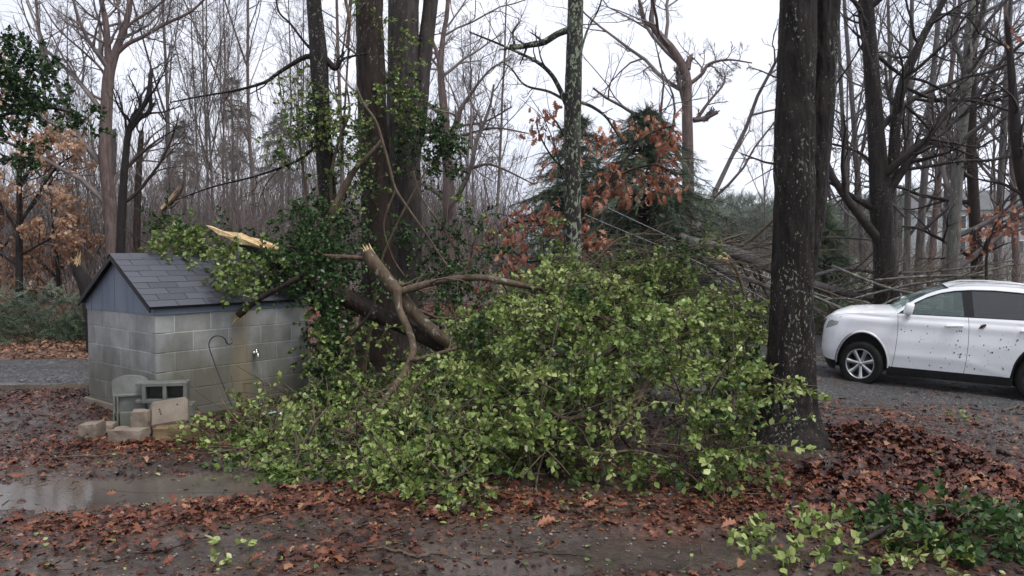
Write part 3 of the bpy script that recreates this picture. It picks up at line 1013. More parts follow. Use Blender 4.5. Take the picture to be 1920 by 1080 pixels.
# the near lichen-flecked oak on the right, two stems grown together
oak = px_tree('oak_tree', 'big dark oak trunk with pale lichen flecks standing in the leaf mound', 'tree',
    [[(1476, 838, 100), (1479, 780, 84), (1482, 700, 78), (1485, 600, 72), (1489, 480, 68), (1490, 350, 64), (1490, 200, 62), (1494, 60, 62), (1497, -60, 60), (1500, HTOP, 54)],
     [(1496, 560, 40, .12), (1508, 470, 50, .12), (1521, 380, 50, .14), (1530, 280, 48, .15), (1538, 170, 46, .15), (1547, 60, 47, .15), (1551, -40, 46, .15), (1560, HTOP, 40, .2)]],
    7.0, M['bark_dark'], M['twig_dark'], None, sides=96, bark=.017, seed=1, nseg=260, big=320, flare=.75, bscale=16)

G_NEAR = 'tall trunks behind the fallen holly'
px_tree('tall_tree', 'straight brown trunk, thicker left one of the close pair behind the fallen holly', 'tree',
    [[(705, 690, 78.1), (708, 600, 65.1), (709, 480, 57.7), (705, 340, 53.9), (698, 200, 50.2), (695, 90, 47.4), (692, 0, 46.5), (688, HTOP, 44)]],
    11.2, M['bark_brown'], M['twig_dark'], None, G_NEAR, sides=64, bark=.017, bscale=13, seed=2, big=110, flare=.3)
px_tree('tall_tree', 'forked grey brown trunk with holly leaves before it, right one of the close pair', 'tree',
    [[(766, 690, 60.7), (766, 560, 49.7), (764, 440, 49.7), (760, 330, 55.2), (758, 220, 60.7), (757, 120, 57.0), (757, 0, 53.4), (757, HTOP, 50)],
     [(775, 250, 40, .05), (786, 170, 34, .05), (796, 90, 28, .05), (806, 20, 24, .05), (816, -80, 22, .05), (830, HTOP, 18)]],
    11.8, M['bark_ash'], M['twig_dark'], None, G_NEAR, sides=64, bark=.017, bscale=13, seed=3, big=110, flare=.3)
px_tree('tall_tree', 'slim dark trunk with a limb collar, leftmost of the tall trunks near the shed', 'tree',
    [[(622, 650, 30), (622, 430, 27), (612, 340, 30), (603, 200, 29), (598, 110, 31), (592, 40, 27), (587, -30, 25), (580, HTOP, 22)],
     [(596, 112, 14), (575, 106, 10), (545, 122, 8), (520, 138, 7), (495, 155, 6), (440, 170, 4.5), (380, 180, 3.5), (320, 192, 2.5)],
     [(598, 100, 14), (612, 112, 12), (628, 128, 11), (636, 118, 7), (650, 108, 5), (690, 100, 3)],
     [(596, 105, 7), (570, 78, 5), (545, 45, 4), (522, 20, 3.5), (515, -30, 3)],
     [(605, 260, 6), (560, 300, 5), (480, 330, 4), (400, 350, 3), (330, 375, 2.2)]],
    10.4, M['bark_dark'], M['twig_dark'], [(5, .3, 1, 50, .35, 8, .06, .14, .5, .004), (5, .2, 1, 45, .5, 5, .05, .16, .6, .003), (3, .2, 1, 42, .5, 4, .03, .16, .7, .0025)], G_NEAR, sides=20, bark=.006, seed=4, big=60, crown_from=1)
px_tree('tall_tree', 'slender trunk patched with pale green lichen and a dark broken side limb', 'tree',
    [[(1074, 640, 34), (1074, 470, 33), (1073, 330, 30), (1074, 200, 30), (1077, 90, 29), (1079, 0, 27), (1082, HTOP, 22)],
     [(1066, 56, 13), (1045, 64, 12), (1020, 79, 12), (995, 84, 11), (970, 88, 10), (955, 87, 9)],
     [(1064, 200, 10), (1050, 168, 9), (1034, 140, 8), (1010, 118, 7), (975, 100, 5), (930, 80, 4), (880, 60, 3)],
     [(1066, 192, 6), (1030, 172, 5), (985, 160, 4), (960, 130, 3), (945, 118, 2)],
     [(1084, 190, 7), (1110, 200, 6), (1135, 218, 5), (1150, 240, 4), (1170, 270, 3.5)],
     [(1084, 120, 5), (1100, 60, 4), (1125, 10, 3), (1140, -60, 2)],
     [(965, 86, 5), (962, 60, 4), (975, 40, 3)]],
    11.0, M['bark_lichen'], M['twig_dark'], [(4, .3, 1, 50, .5, 8, .05, .15, .5, .004), (4, .2, 1, 45, .5, 5, .04, .16, .6, .003), (3, .2, 1, 42, .5, 4, .03, .16, .7, .0022)], G_NEAR, sides=24, bark=.008, seed=5, big=70, crown_from=1)

# characterful trees of the middle distance
px_tree('bare_tree', 'tall bare forked tree rising behind the pump house gable', 'tree',
    [[(212, 480, 25), (206, 380, 23), (197, 300, 23), (200, 200, 21), (204, 140, 20), (216, 100, 15), (230, 60, 12), (244, 0, 10), (260, HTOP, 5)],
     [(204, 150, 15), (202, 90, 12), (198, 40, 11), (190, 0, 9), (180, -80, 6)],
     [(214, 105, 9), (240, 82, 8), (270, 68, 7), (310, 45, 6), (360, 20, 5), (400, -20, 3)],
     [(203, 160, 5), (190, 130, 5), (160, 100, 4), (110, 55, 3), (80, 10, 2.5)],
     [(196, 190, 6), (165, 170, 4), (120, 110, 3), (95, 60, 2)],
     [(222, 70, 7), (250, 40, 5), (290, 15, 4), (340, -30, 3)]],
    24, M['bark_pink'], M['twig_pink'], LV(10, .44, 6, 5, 3, .07, .005, .2), seed=6, sides=10)
px_tree('bare_tree', 'dark crooked tree with an elbow fork beside the forked tree', 'tree',
    [[(225, 480, 17), (230, 370, 15), (238, 270, 12), (246, 235, 12), (265, 205, 9), (278, 180, 9), (284, 130, 7)],
     [(243, 245, 9), (262, 222, 8), (280, 208, 7), (284, 150, 3)],
     [(244, 232, 7), (250, 215, 6), (262, 200, 5), (255, 170, 3), (240, 140, 2)]],
    21, M['bark_black'], M['twig_dark'], LV(8, .45, 5, 4, 0, .08, .005), seed=7, sides=9)
px_tree('snag', 'broken topped grey snag next to the dark crooked tree', 'tree',
    [[(212, 480, 11), (213, 330, 10), (214, 250, 9), (216, 246, 3)]], 27, M['bark_grey'], M['twig_grey'], None, seed=8, sides=9)
px_tree('snag', 'short broken brown trunk right of the dark crooked tree', 'tree',
    [[(256, 480, 13), (259, 350, 12), (265, 255, 9), (268, 248, 3)]], 24, M['bark_brown'], M['twig_grey'], [(4, .5, 1, 50, .2, 7, .1, .15, .5, .005), (4, .3, 1, 45, .5, 5, .1, .2, .6, .004)], seed=9, sides=9)
px_tree('bare_tree', 'grey bare tree with wide side branches right of the paired trunks', 'tree',
    [[(842, 480, 28), (842, 380, 24), (838, 280, 19), (832, 200, 16), (826, 130, 12), (832, 60, 9), (840, 0, 8), (846, HTOP, 4)],
     [(838, 290, 10), (860, 215, 9), (880, 180, 6), (920, 130, 4), (960, 110, 2.5)],
     [(836, 200, 8), (822, 110, 8), (810, 70, 6), (812, 20, 4)],
     [(842, 320, 7), (880, 315, 6), (915, 308, 5), (950, 320, 4), (1000, 345, 2.5)],
     [(842, 260, 6), (880, 250, 5), (930, 240, 4), (990, 250, 2.5)],
     [(838, 250, 6), (870, 235, 5), (910, 228, 4), (960, 200, 3)]],
    25, M['bark_pink'], M['twig_pink'], LV(11, .44, 6, 5, 3, .06, .005, .2), seed=10, sides=10)
px_tree('bare_tree', 'gnarled pinkish tree with a broken stub rising behind the cedar', 'tree',
    [[(1290, 480, 24), (1290, 330, 22), (1288, 200, 19), (1286, 140, 17), (1262, 95, 15), (1240, 70, 14), (1222, 45, 11), (1224, 10, 8), (1228, -60, 6), (1230, HTOP, 4)],
     [(1288, 130, 14), (1292, 112, 10), (1296, 103, 4)],
     [(1290, 160, 8), (1315, 140, 7), (1330, 120, 6), (1365, 112, 4), (1410, 118, 2.5)],
     [(1285, 205, 9), (1278, 170, 10), (1272, 150, 8), (1270, 125, 7)],
     [(1300, 225, 11), (1320, 222, 9), (1345, 210, 8)],
     [(1305, 225, 8), (1330, 190, 5), (1355, 160, 4), (1360, 140, 3)],
     [(1228, 55, 7), (1210, 40, 6), (1202, 10, 5), (1190, -20, 4)]],
    27, M['bark_pink'], M['twig_pink'], LV(10, .5, 6, 5, 3, .07, .005, .2), seed=11, sides=10)
G_R = 'bare trees behind the white car'
px_tree('bare_tree', 'dark mossy tree forking low behind the car bonnet', 'tree',
    [[(1664, 575, 46), (1657, 470, 37), (1652, 395, 40), (1648, 330, 34), (1640, 220, 28), (1632, 100, 26), (1625, 0, 24), (1618, HTOP, 18)],
     [(1660, 380, 24), (1674, 310, 20), (1680, 230, 17), (1690, 165, 16), (1712, 110, 14), (1735, 60, 12), (1770, 0, 10), (1800, -80, 8)],
     [(1645, 395, 14), (1615, 378, 12), (1585, 360, 8), (1560, 345, 5), (1540, 335, 4)],
     [(1648, 320, 6), (1610, 285, 5), (1550, 268, 4), (1500, 262, 3)],
     [(1680, 320, 8), (1740, 312, 6), (1800, 302, 6), (1860, 300, 5), (1930, 285, 4)],
     [(1690, 160, 7), (1750, 185, 6), (1830, 190, 5), (1900, 210, 4)],
     [(1640, 100, 8), (1690, 140, 6), (1740, 155, 5), (1800, 190, 4)]],
    17.5, M['bark_dark'], M['twig_dark'], LV(9, .42, 5, 4, 0, .03, .0045, .25, 60), G_R, sides=18, bark=.008, seed=12, big=60)
px_tree('bare_tree', 'pale barked tree leaning right between the dark forked tree and the snag', 'tree',
    [[(1785, 510, 24), (1790, 420, 22), (1796, 310, 20), (1806, 220, 19), (1812, 150, 18), (1816, 80, 15), (1822, 0, 13), (1830, HTOP, 8)],
     [(1808, 200, 9), (1830, 130, 7), (1860, 90, 6), (1890, 80, 5), (1930, 60, 3)],
     [(1810, 140, 10), (1795, 90, 8), (1785, 60, 6), (1790, 10, 5)],
     [(1820, 110, 8), (1835, 60, 7), (1850, 0, 6)],
     [(1798, 290, 6), (1770, 260, 5), (1720, 250, 4)]],
    22, M['bark_pale'], M['twig_grey'], LV(10, .42, 6, 4, 0, .06, .005, .15, 58), G_R, sides=12, seed=13)
px_tree('bare_tree', 'reddish brown straight trunk just right of the pale leaning tree', 'tree',
    [[(1832, 515, 21), (1828, 420, 20), (1822, 300, 18), (1822, 240, 16), (1826, 120, 11), (1830, 0, 8), (1834, -100, 5)]],
    23, M['bark_brown'], M['twig_dark'], LV(16, .26, 5, 4, 0, -.02, .005, .15, 75), G_R, sides=12, seed=14)
px_tree('snag', 'black leaning snag with a splintered tip at the far end of the car', 'tree',
    [[(1936, 400, 20), (1918, 340, 22), (1906, 260, 21), (1899, 170, 15), (1893, 90, 11), (1889, 50, 9), (1887, 30, 2)]],
    15, M['bark_black'], M['twig_dark'], [(5, .3, .9, 60, .3, 8, .03, .15, .4, .004), (5, .2, 1, 45, .5, 5, .0, .16, .6, .003)], None, sides=12, seed=15)
for k, (u, w, Yd, mt, lean) in enumerate([(1700, 13, 28, 'bark_grey', 10), (1722, 15, 26, 'bark_grey', 40), (1745, 12, 30, 'bark_pink', 55), (1618, 12, 30, 'bark_grey', -35), (1770, 10, 34, 'bark_grey', 20), (1590, 10, 33, 'bark_grey', -20), (1870, 14, 30, 'bark_grey', 25), (1905, 13, 33, 'bark_pink', -20), (1680, 10, 36, 'bark_grey', -15)]):
    px_tree('bare_tree', 'thin bare grey tree of the group behind the white car', 'tree',
        [[(u, 500, w), (u + lean * .25, 350, w * .9), (u + lean * .6, 180, w * .75), (u + lean, 0, w * .55), (u + lean * 1.3, HTOP, w * .25)],
         [(u + lean * .3, 330, w * .55), (u + lean * .5 + 25, 230, w * .45), (u + lean + 60, 100, w * .3), (u + lean + 80, 0, w * .2)]],
        Yd, M[mt], M['twig_grey'], LV(10, .36, 6, 4, 0, .06, .006, .2, 55), 'thin bare trees behind the white car', sides=8, seed=30 + k)

# bare trees in the woods on the left and behind: a few kinds, each tree its own copy
def wood_tree(seed, h, fork, lean):
    r = np.random.default_rng(seed)
    n = 14
    t = np.linspace(0, 1, n)
    P = np.stack([lean * t ** 1.5 + .25 * fbm(t * 3, t * 0 + seed, 1), .25 * fbm(t * 3, t * 0 + seed, 8), h * t - .1], 1)
    Rr = .068 * h / 15 * (1 - .85 * t) + .010
    CP, CR = [smooth_line(P, 16)], [np.interp(np.linspace(0, 1, 16), t, Rr)]
    mbt = MB(); tubes(mbt, P, Rr, 7, cap=True)
    mbc = MB()
    for f in range(fork):
        k = int(n * r.uniform(.3, .5))
        d = nrm(np.array([r.choice([-1, 1]) * r.uniform(.2, .5), r.uniform(-.3, .3), 1.]))
        Lf = h * r.uniform(.4, .55)
        ps = P[k] + d * np.linspace(0, Lf, 8)[:, None] + np.array([0, 0, .04 * Lf]) * np.linspace(0, 1, 8)[:, None] ** 2 * 4
        rs = np.linspace(Rr[k] * .65, .015, 8)
        tubes(mbt, ps, rs, 6)
        CP.append(smooth_line(ps, 16)); CR.append(np.interp(np.linspace(0, 1, 16), np.linspace(0, 1, 8), rs))
    a, b, L = kids(np.stack(CP), np.stack(CR), 13, .28, 1, 42, .30, 8, .12, .14, .5, .010, None, r)
    tubes(mbc, a, b, 4)
    a, b, L = kids(a, b, 5, .2, 1, 42, .55, 6, .10, .16, .6, .007, L, r)
    tubes(mbc, a, b, 3)
    a, b, L = kids(a, b, 5, .2, 1, 40, .55, 4, .06, .16, .65, .005, L, r)
    tubes(mbc, a, b, 3)
    a, b, L = kids(a, b, 3, .2, 1, 38, .6, 3, .04, .16, .7, .004, L, r)
    tubes(mbc, a, b, 3)
    return mbt, mbc
kinds = []
for k, (sd, h, fk, ln) in enumerate([(1, 16, 1, .6), (2, 18, 2, -.5), (3, 14, 1, -.3), (4, 19, 0, .9), (5, 15, 2, .3)]):
    a, b = wood_tree(sd, h, fk, ln)
    bm_, tm_ = [('bark_grey', 'twig_grey'), ('bark_pink', 'twig_pink')][k % 2]
    kinds.append((a.mesh('trunk', M[bm_]), b.mesh('crown', M[tm_])))
spots = []
for k in range(20):
    Yd = rng.uniform(30, 56)
    u = rng.uniform(60, 900) if k < 15 else rng.uniform(1320, 1900)
    spots.append((u, Yd))
for u, Yd in [(330, 26), (395, 29), (420, 36), (478, 32), (540, 30), (575, 36), (150, 34), (110, 30), (880, 36), (925, 40)]:
    spots.append((u, Yd))
for u, Yd in spots:
    x = (u - 960) / F_PX * Yd
    t = empty('bare_tree', (x, Yd, gzf(x, Yd)), 'thin bare tree of the grey woods behind the yard', 'tree', 'bare trees of the woods behind the yard', rng.uniform(0, 6.28))
    s = rng.uniform(.8, 1.15)
    t.scale = (s, s, s * rng.uniform(.9, 1.1))
    a, b = kinds[rng.integers(len(kinds))]
    link('trunk', a, t); link('crown', b, t)

# brush under the woods: a mass nobody could count
n = 15000
Yb = rng.uniform(24, 62, n)
xb = rng.uniform(-.80, .80, n) * Yb
left = 1 - sstep(-.08, .12, xb / Yb)
keep = rng.uniform(size=n) < (.30 + .7 * left)
Yb, xb, left = Yb[keep], xb[keep], left[keep]
n = len(Yb)
hb = rng.uniform(1.0, 3.0, n) * (1 + 1.1 * left) * (1 + .45 * fbm(xb * .15, Yb * .1, 3, 2))
b0 = np.stack([xb, Yb, gz(xb, Yb) - .05 + rng.uniform(0, 1.4, n) * left], -1)
dr = rng.normal(size=(n, 3)) * np.array([.33, .33, 0]) + np.array([0, 0, 1.])
P = b0[:, None] + nrm(dr)[:, None] * hb[:, None, None] * np.linspace(0, 1, 4)[None, :, None]
P[:, 2:] += rng.normal(size=(n, 2, 3)) * .14
Rr = (rng.uniform(.006, .018, n))[:, None] * np.linspace(1.2, .35, 4)[None]
mb = MB(); tubes(mb, P, Rr, 3)
CP, CR, L = kids(P, Rr, 3, .3, 1, 40, .45, 3, .1, .2, .5, .004)
tubes(mb, CP, CR, 3)
tag(mb.build('brush', M['brush']), 'grey brown leafless brush filling the woods floor', 'brush', kind='stuff')
# low trunks deep in the woods, far behind
n = 260
Yb = rng.uniform(50, 95, n)
xb = rng.uniform(-.78, .0, n) * Yb
P = np.stack([xb, Yb, gz(xb, Yb) - .1], -1)[:, None] + np.array([0, 0, 1.])[None, None] * (np.linspace(0, 1, 6)[None, :, None] * rng.uniform(4, 8.5, n)[:, None, None])
P[:, 1:, :2] += rng.normal(size=(n, 5, 2)) * .22
Rr = rng.uniform(.05, .12, n)[:, None] * np.linspace(1, .25, 6)[None]
mb = MB(); tubes(mb, P, Rr, 5)
CP, CR, L = kids(P, Rr, 9, .3, 1, 40, .22, 5, .12, .15, .45, .012)
tubes(mb, CP, CR, 3)
CP, CR, L = kids(CP, CR, 4, .2, 1, 40, .5, 4, .1, .15, .6, .010, L)
tubes(mb, CP, CR, 3)
tag(mb.build('far_woods', M['brush']), 'distant bare woods reading as one grey mass', 'woods', kind='stuff')

# conifers ------------------------------------------------------------
def conifer(name, label, cat, x, y, h, rad, n_br, seed, mat='needle', group=None, base_h=.5, fr=.42, pw=.9):
    r = np.random.default_rng(seed)
    root = empty(name, (x, y, gzf(x, y)), label, cat, group)
    mb = MB()
    t = np.linspace(0, 1, 14)
    tubes(mb, np.stack([.12 * fbm(t * 2, 0 * t + seed), 0 * t, h * t - .1], 1), .018 * h * (1 - t) + .012, 8)
    zb = base_h + (h - base_h) * r.uniform(0, 1, n_br) ** 1.15
    ang = r.uniform(0, 2 * np.pi, n_br)
    L = rad * (1 - (zb - base_h) / (h - base_h)) ** pw * r.uniform(.55, 1.2, n_br) + .15
    d = np.stack([np.cos(ang), np.sin(ang), r.uniform(.05, .45, n_br)], 1)
    s = np.linspace(0, 1, 7)
    P = np.stack([0 * zb, 0 * zb, zb], 1)[:, None] + d[:, None] * (L[:, None] * s[None])[..., None]
    P[..., 2] -= (L[:, None] * .42 * s[None] ** 2)
    P[:, 1:] += r.normal(size=(n_br, 6, 3)) * .03
    tubes(mb, P, np.linspace(.022, .005, 7)[None] * np.ones((n_br, 1)) * h / 6, 4)
    mb.build('trunk', M['bark_brown'], root)
    mf = MB()
    per = 32
    tt = r.uniform(.15, 1, (n_br, per))
    k = np.clip((tt * 6).astype(int), 0, 5)
    f = (tt * 6 - k)[..., None]
    bi = np.arange(n_br)[:, None]
    pos = P[bi, k] * (1 - f) + P[bi, k + 1] * f
    tan = nrm(P[bi, k + 1] - P[bi, k])
    ax = nrm(tan + r.normal(size=pos.shape) * .55 + np.array([0, 0, -.35]))
    no = nrm(r.normal(size=pos.shape) * .5 + np.array([0, 0, 1]))
    sz = fr * r.uniform(.5, 1.25, tt.shape) * (.55 + .45 * (L / L.max())[:, None])
    clump = np.clip(.45 + .9 * fbm(pos[..., 0] * 1.3 + seed, pos[..., 1] * 1.3, pos[..., 2] * 1.3, 2) + r.normal(size=tt.shape) * .15, 0, 1)
    scatter(mf, FROND[0], FROND[1], pos.reshape(-1, 3), ax.reshape(-1, 3), no.reshape(-1, 3), sz.reshape(-1), clump.reshape(-1))
    mf.build('crown', M[mat], root, smooth=False, attr=True)
    return root
conifer('cedar_tree', 'broad shaggy green cedar behind the rust leaved oak sapling', 'tree', (1205 - 960) / F_PX * 20, 20, 5.6, 3.2, 560, 51, base_h=.25, fr=.40, pw=.62)
conifer('cedar_tree', 'smaller green cedar behind the left side of the rust leaved sapling', 'tree', (1080 - 960) / F_PX * 22, 22, 5.6, 2.5, 380, 52, base_h=.3, fr=.4, pw=.6)
conifer('cedar_tree', 'dark green cedar partly hidden by the near lichen oak', 'tree', (1545 - 960) / F_PX * 22, 22, 3.2, 1.1, 140, 53, base_h=.3)
for k, (u, Yd, h, sd) in enumerate([(440, 60, 15, 61), (530, 64, 13, 62), (350, 62, 12, 64)]):
    conifer('pine_tree', 'hazy far pine showing between the bare trunks of the woods', 'tree', (u - 960) / F_PX * Yd, Yd, h, 2.2, 55, sd, 'needle_far', 'far pines in the woods', base_h=h * .55, fr=.8, pw=.5)
# fallen boughs: low dark green masses
def bough_mass(name, label, cat, pts, n, seed, mat='needle', fr=.4, leaf=False):
    r = np.random.default_rng(seed)
    c = np.array(pts, float)                         # (x, y, rx, ry, h)
    k = r.integers(0, len(c), n)
    a, q = r.uniform(0, 6.283, n), np.sqrt(r.uniform(0, 1, n))
    x = c[k, 0] + c[k, 2] * q * np.cos(a); y = c[k, 1] + c[k, 3] * q * np.sin(a)
    z = gz(x, y) + c[k, 4] * (1 - q ** 2) * r.uniform(.15, 1, n) + .02
    root = empty(name, (c[0, 0], c[0, 1], gzf(c[0, 0], c[0, 1])), label, cat)
    mb = MB()
    ax = np.stack([np.cos(a) * .6, np.sin(a) * .6, r.uniform(-.3, .7, n)], 1) + r.normal(size=(n, 3)) * .35
    no = r.normal(size=(n, 3)) * .5 + np.array([0, -.4, 1.])
    rd = np.clip(.45 + .9 * fbm(x * 1.2, y * 1.2, z * 1.6 + seed, 2) + r.normal(size=n) * .15, 0, 1)
    scatter(mb, FROND[0], FROND[1], np.stack([x, y, z], 1), ax, no, fr * r.uniform(.5, 1.2, n), rd)
    m2 = MB()
    ns = max(20, n // 60)
    s = r.integers(0, n, ns)
    P = np.stack([x, y, z], 1)[s][:, None] + nrm(ax[s] + np.array([0, 0, .2]))[:, None] * (np.linspace(-.5, .6, 5)[None, :, None] * r.uniform(.5, 1.4, ns)[:, None, None])
    P[:, 1:] += r.normal(size=(ns, 4, 3)) * .05
    tubes(m2, P, np.linspace(.014, .004, 5)[None] * np.ones((ns, 1)), 4)
    m2.build('branch', M['twig_dark'], root, world=True)
    mb.build('foliage', M[mat], root, smooth=False, attr=True, world=True)
    return root
bough_mass('fallen_cedar_boughs', 'dark green heap of cedar boughs along the drive left of the pump house', 'boughs',
    [(-9.4, 15.2, 1.3, .9, 1.15), (-10.8, 15.4, 1.5, 1.0, 1.2), (-8.3, 15.6, 1.0, .8, 1.0), (-12.2, 15.3, 1.2, .9, 1.3), (-7.2, 16, 1.2, .8, .8)], 3600, 71, fr=.34)
bough_mass('fallen_cedar_boughs', 'dim green heap of boughs behind the near oak and the car nose', 'boughs',
    [(7.4, 19.8, 1.3, .8, 1.5), (6.2, 19.9, 1.0, .7, 1.2), (8.4, 20, .9, .7, 1.0)], 1700, 72, fr=.36)

# far hillside wood and hazy field
r = np.random.default_rng(80)
n = 900
x, y = r.uniform(18, 75, n), r.uniform(112, 135, n)
mb = MB()
h = 9.0 + 3.0 * fbm(x * .06, y * .05, 1, 3) + r.uniform(-1.2, 1.2, n) + .9 * np.exp(-((x - 36) / 10) ** 2)
PF = 26
tf_ = r.uniform(0, 1, (n, PF)) ** .8
wd = r.uniform(1.5, 2.8, n)[:, None] * (1.05 - tf_) ** .7
an = r.uniform(0, 6.283, (n, PF))
pos = np.stack([x[:, None] + wd * np.cos(an) * .6, y[:, None] + wd * np.sin(an) * .6, gz(x, y)[:, None] + h[:, None] * tf_], -1)
ax = np.stack([np.cos(an), np.sin(an), r.uniform(-.4, .5, (n, PF)) + 1.6 * (tf_ > .88)], -1)
no = r.normal(size=pos.shape) * .6 + np.array([0, -.5, 1.])
sz = (.9 + wd) * r.uniform(.6, 1.1, (n, PF))
cl = np.clip(.5 + .5 * r.normal(size=n)[:, None] * .5 + r.normal(size=(n, PF)) * .2, 0, 1)
scatter(mb, FROND[0], FROND[1], pos.reshape(-1, 3), ax.reshape(-1, 3), no.reshape(-1, 3), sz.reshape(-1), cl.reshape(-1))
tag(mb.build('far_pine_wood', M['needle_far'], smooth=False, attr=True), 'hazy green pine wood on the far rise', 'woods', kind='stuff')

# far house glimpsed between the trunks on the right
hx, hyy = (1825 - 960) / F_PX * 72, 72
house = empty('house', (hx, hyy, gzf(hx, hyy)), 'pale two storey house far off between the trunks behind the car', 'house', rz=R_(-18))
mb = MB(); box_mesh(mb, (-5, 0, -.3), (5, 7, 5.2)); mb.build('wall', M['wall_paint'], house, smooth=False)
mb = MB()
V = [(-5.4, -.4, 5.2), (5.4, -.4, 5.2), (5.4, 7.4, 5.2), (-5.4, 7.4, 5.2), (-5.4, 3.5, 7.3), (5.4, 3.5, 7.3)]
mb.add(V, [np.array([(0, 1, 5, 4), (2, 3, 4, 5), (0, 3, 2, 1)]), np.array([(0, 4, 3), (1, 2, 5)])]); mb.build('roof', M['roof_far'], house, smooth=False)
for xx in (-3.6, -1.2, 1.2, 3.6):
    for zz in (1.0, 3.4):
        mb = MB(); box_mesh(mb, (xx - .55, -.05, zz), (xx + .55, .02, zz + 1.35)); w = mb.build('window', M['white_paint'], house, smooth=False)
        mb = MB(); box_mesh(mb, (xx - .45, -.07, zz + .1), (xx + .45, -.03, zz + 1.25)); mb.build('pane', M['glass_dark'], w, smooth=False)

# ------------------------------------------------------------------ the fallen holly
LEAF_ME = {}
def leaf_objects(parent, mat, tv, tf, pos, ax, no, size, rnd, name='leaf'):
    """Single leaves as parts; alike leaves share one of five meshes per material."""
    inv = wmat(parent).inverted()
    for p, a, n_, s, q in zip(pos, ax, no, size, rnd):
        b = min(5, int(q * 6))
        key = (mat.name, id(tv), b)
        if key not in LEAF_ME:
            m_ = MB(); m_.add(tv, tf, b / 5.0)
            LEAF_ME[key] = m_.mesh(name, mat, True, True)
        o = link(name, LEAF_ME[key], parent)
        o.matrix_basis = inv @ frame_matrix(p, a, n_, s)
CAM = np.array((0, 0, CAM_H))
def leafy(root, A, D, L, per, mat, size, singles=0, droop=.25, tone=.5, spread_t=.25, twig_r=.0028, twmat='twig', r=rng, flat=.5, tonef=None, tb=.15, spread=.8):
    P, pos, ax, no, sz = twig_leaves(A, D, L, per, droop, tb, size, flat, r, spread)
    g = gz(pos[:, 0], pos[:, 1]) + .02
    pos[:, 2] = np.maximum(pos[:, 2], g)
    P[..., 2] = np.maximum(P[..., 2], gz(P[..., 0], P[..., 1]) + .012)
    mb = MB()
    tubes(mb, P, twig_r * np.linspace(1.5, .6, 5)[None] * r.uniform(.7, 1.5, (len(P), 1)), 4)
    tw_ = mb.build('twigs', M[twmat], root, world=True); tw_['kind'] = 'stuff'
    rnd = np.clip(tone + r.normal(size=len(pos)) * spread_t + (tonef(pos) if tonef else 0), 0, 1)
    sel = np.zeros(len(pos), bool)
    if singles:
        s = np.argsort(np.linalg.norm(pos - CAM, axis=1) / sz)[:singles]
        sel[s] = True
        leaf_objects(root, M[mat], HOLLY_V, HOLLY_F, pos[sel], ax[sel], no[sel], sz[sel], rnd[sel])
    q = ~sel
    if q.any():
        alt = r.uniform(size=len(pos)) < .5
        mb = MB()
        for c, tvv in ((q & alt, HOLLY_V), (q & ~alt, HOLLY2_V)):
            if c.any(): scatter(mb, tvv, HOLLY_F, pos[c], ax[c], no[c], sz[c], rnd[c])
        o = mb.build('foliage', M[mat], root, attr=True, world=True)
        o['kind'] = 'stuff'
    return pos

YF_X = [-2.9, -2.6, -1.65, -.8, -.40, .16, .54, 1.18, 1.56, 2.04, 2.5, 2.8]
YF_Y = [6.75, 6.22, 5.70, 5.30, 5.10, 5.34, 5.28, 5.55, 5.32, 5.75, 6.7, 7.5]
HM_X = [-2.9, -2.4, -1.8, -1.2, -.6, 0, .5, 1.0, 1.6, 2.1, 2.5, 2.9]
HM_Z = [.04, .05, .07, .15, .42, .92, 1.34, 1.60, 1.52, 1.22, .98, .65]
def pile_h(x, y):
    f = (y - np.interp(x, YF_X, YF_Y)) / np.interp(x, [-2.9, -1, 0, 3], [2.2, 2.6, 3.2, 3.2])
    h = np.interp(x, HM_X, HM_Z) * np.clip(f, 0, 1) ** .72 * (1 - sstep(9.3, 10.6, y))
    return h * (1 + .55 * fbm(x * 1.25, y * 1.25, 3, 3))
pr = np.random.default_rng(21)
n = 6500
x = pr.uniform(-2.75, 2.75, n); y = pr.uniform(5.2, 10.2, n)
yf = np.interp(x, YF_X, YF_Y)
ok = (y > yf + .05)
# the bare, broken part left of the middle: only a low carpet there
open_ = np.exp(-(((x + 1.35) / .55) ** 2 + ((y - 8.4) / 1.1) ** 2))
ok &= pr.uniform(size=n) > .85 * open_
clump = fbm(x * 2.0, y * 2.0, 6, 3)
ok &= pr.uniform(size=n) < np.clip(.38 + 1.9 * clump, .02, 1)
# nothing grows out of the pump house or the oak
lx = (x - SHED_X) * math.cos(SHED_A) + (y - SHED_Y) * math.sin(SHED_A)
ly = -(x - SHED_X) * math.sin(SHED_A) + (y - SHED_Y) * math.cos(SHED_A)
ok &= ~((lx > -.1) & (lx < 2.1) & (ly > -.18) & (ly < 1.8))
ok &= np.hypot(x - 2.56, y - 7.0) > .40
ok &= ~((y < 7.3) & (x / y > .312))      # the oak's foot stands clear of the heap
x, y = x[ok], y[ok]
n = len(x)
h = pile_h(x, y)
dep = pr.exponential(.16, n) * (h > .3) + pr.uniform(0, 1, n) ** 2 * .55 * h * (pr.uniform(size=n) < .3)
z = gz(x, y) + np.maximum(.03, h - dep)
e = .05
gxh = (pile_h(x + e, y) - pile_h(x - e, y)) / (2 * e); gyh = (pile_h(x, y + e) - pile_h(x, y - e)) / (2 * e)
nor = nrm(np.stack([-gxh, -gyh, np.ones(n)], 1))
D = nrm(nor * .55 * np.clip(h / .4, .15, 1)[:, None] + pr.normal(size=(n, 3)) * np.array([.5, .5, .5]) * np.stack([np.ones(n), np.ones(n), np.clip(h / .4, .3, 1)], 1) + np.array([0, -.30, -.12]))
pile = empty('fallen_holly', (0, 6.6, gzf(0, 6.6)), 'great heap of the fallen holly, yellow green leaves and broken limbs, in the middle', 'fallen tree')
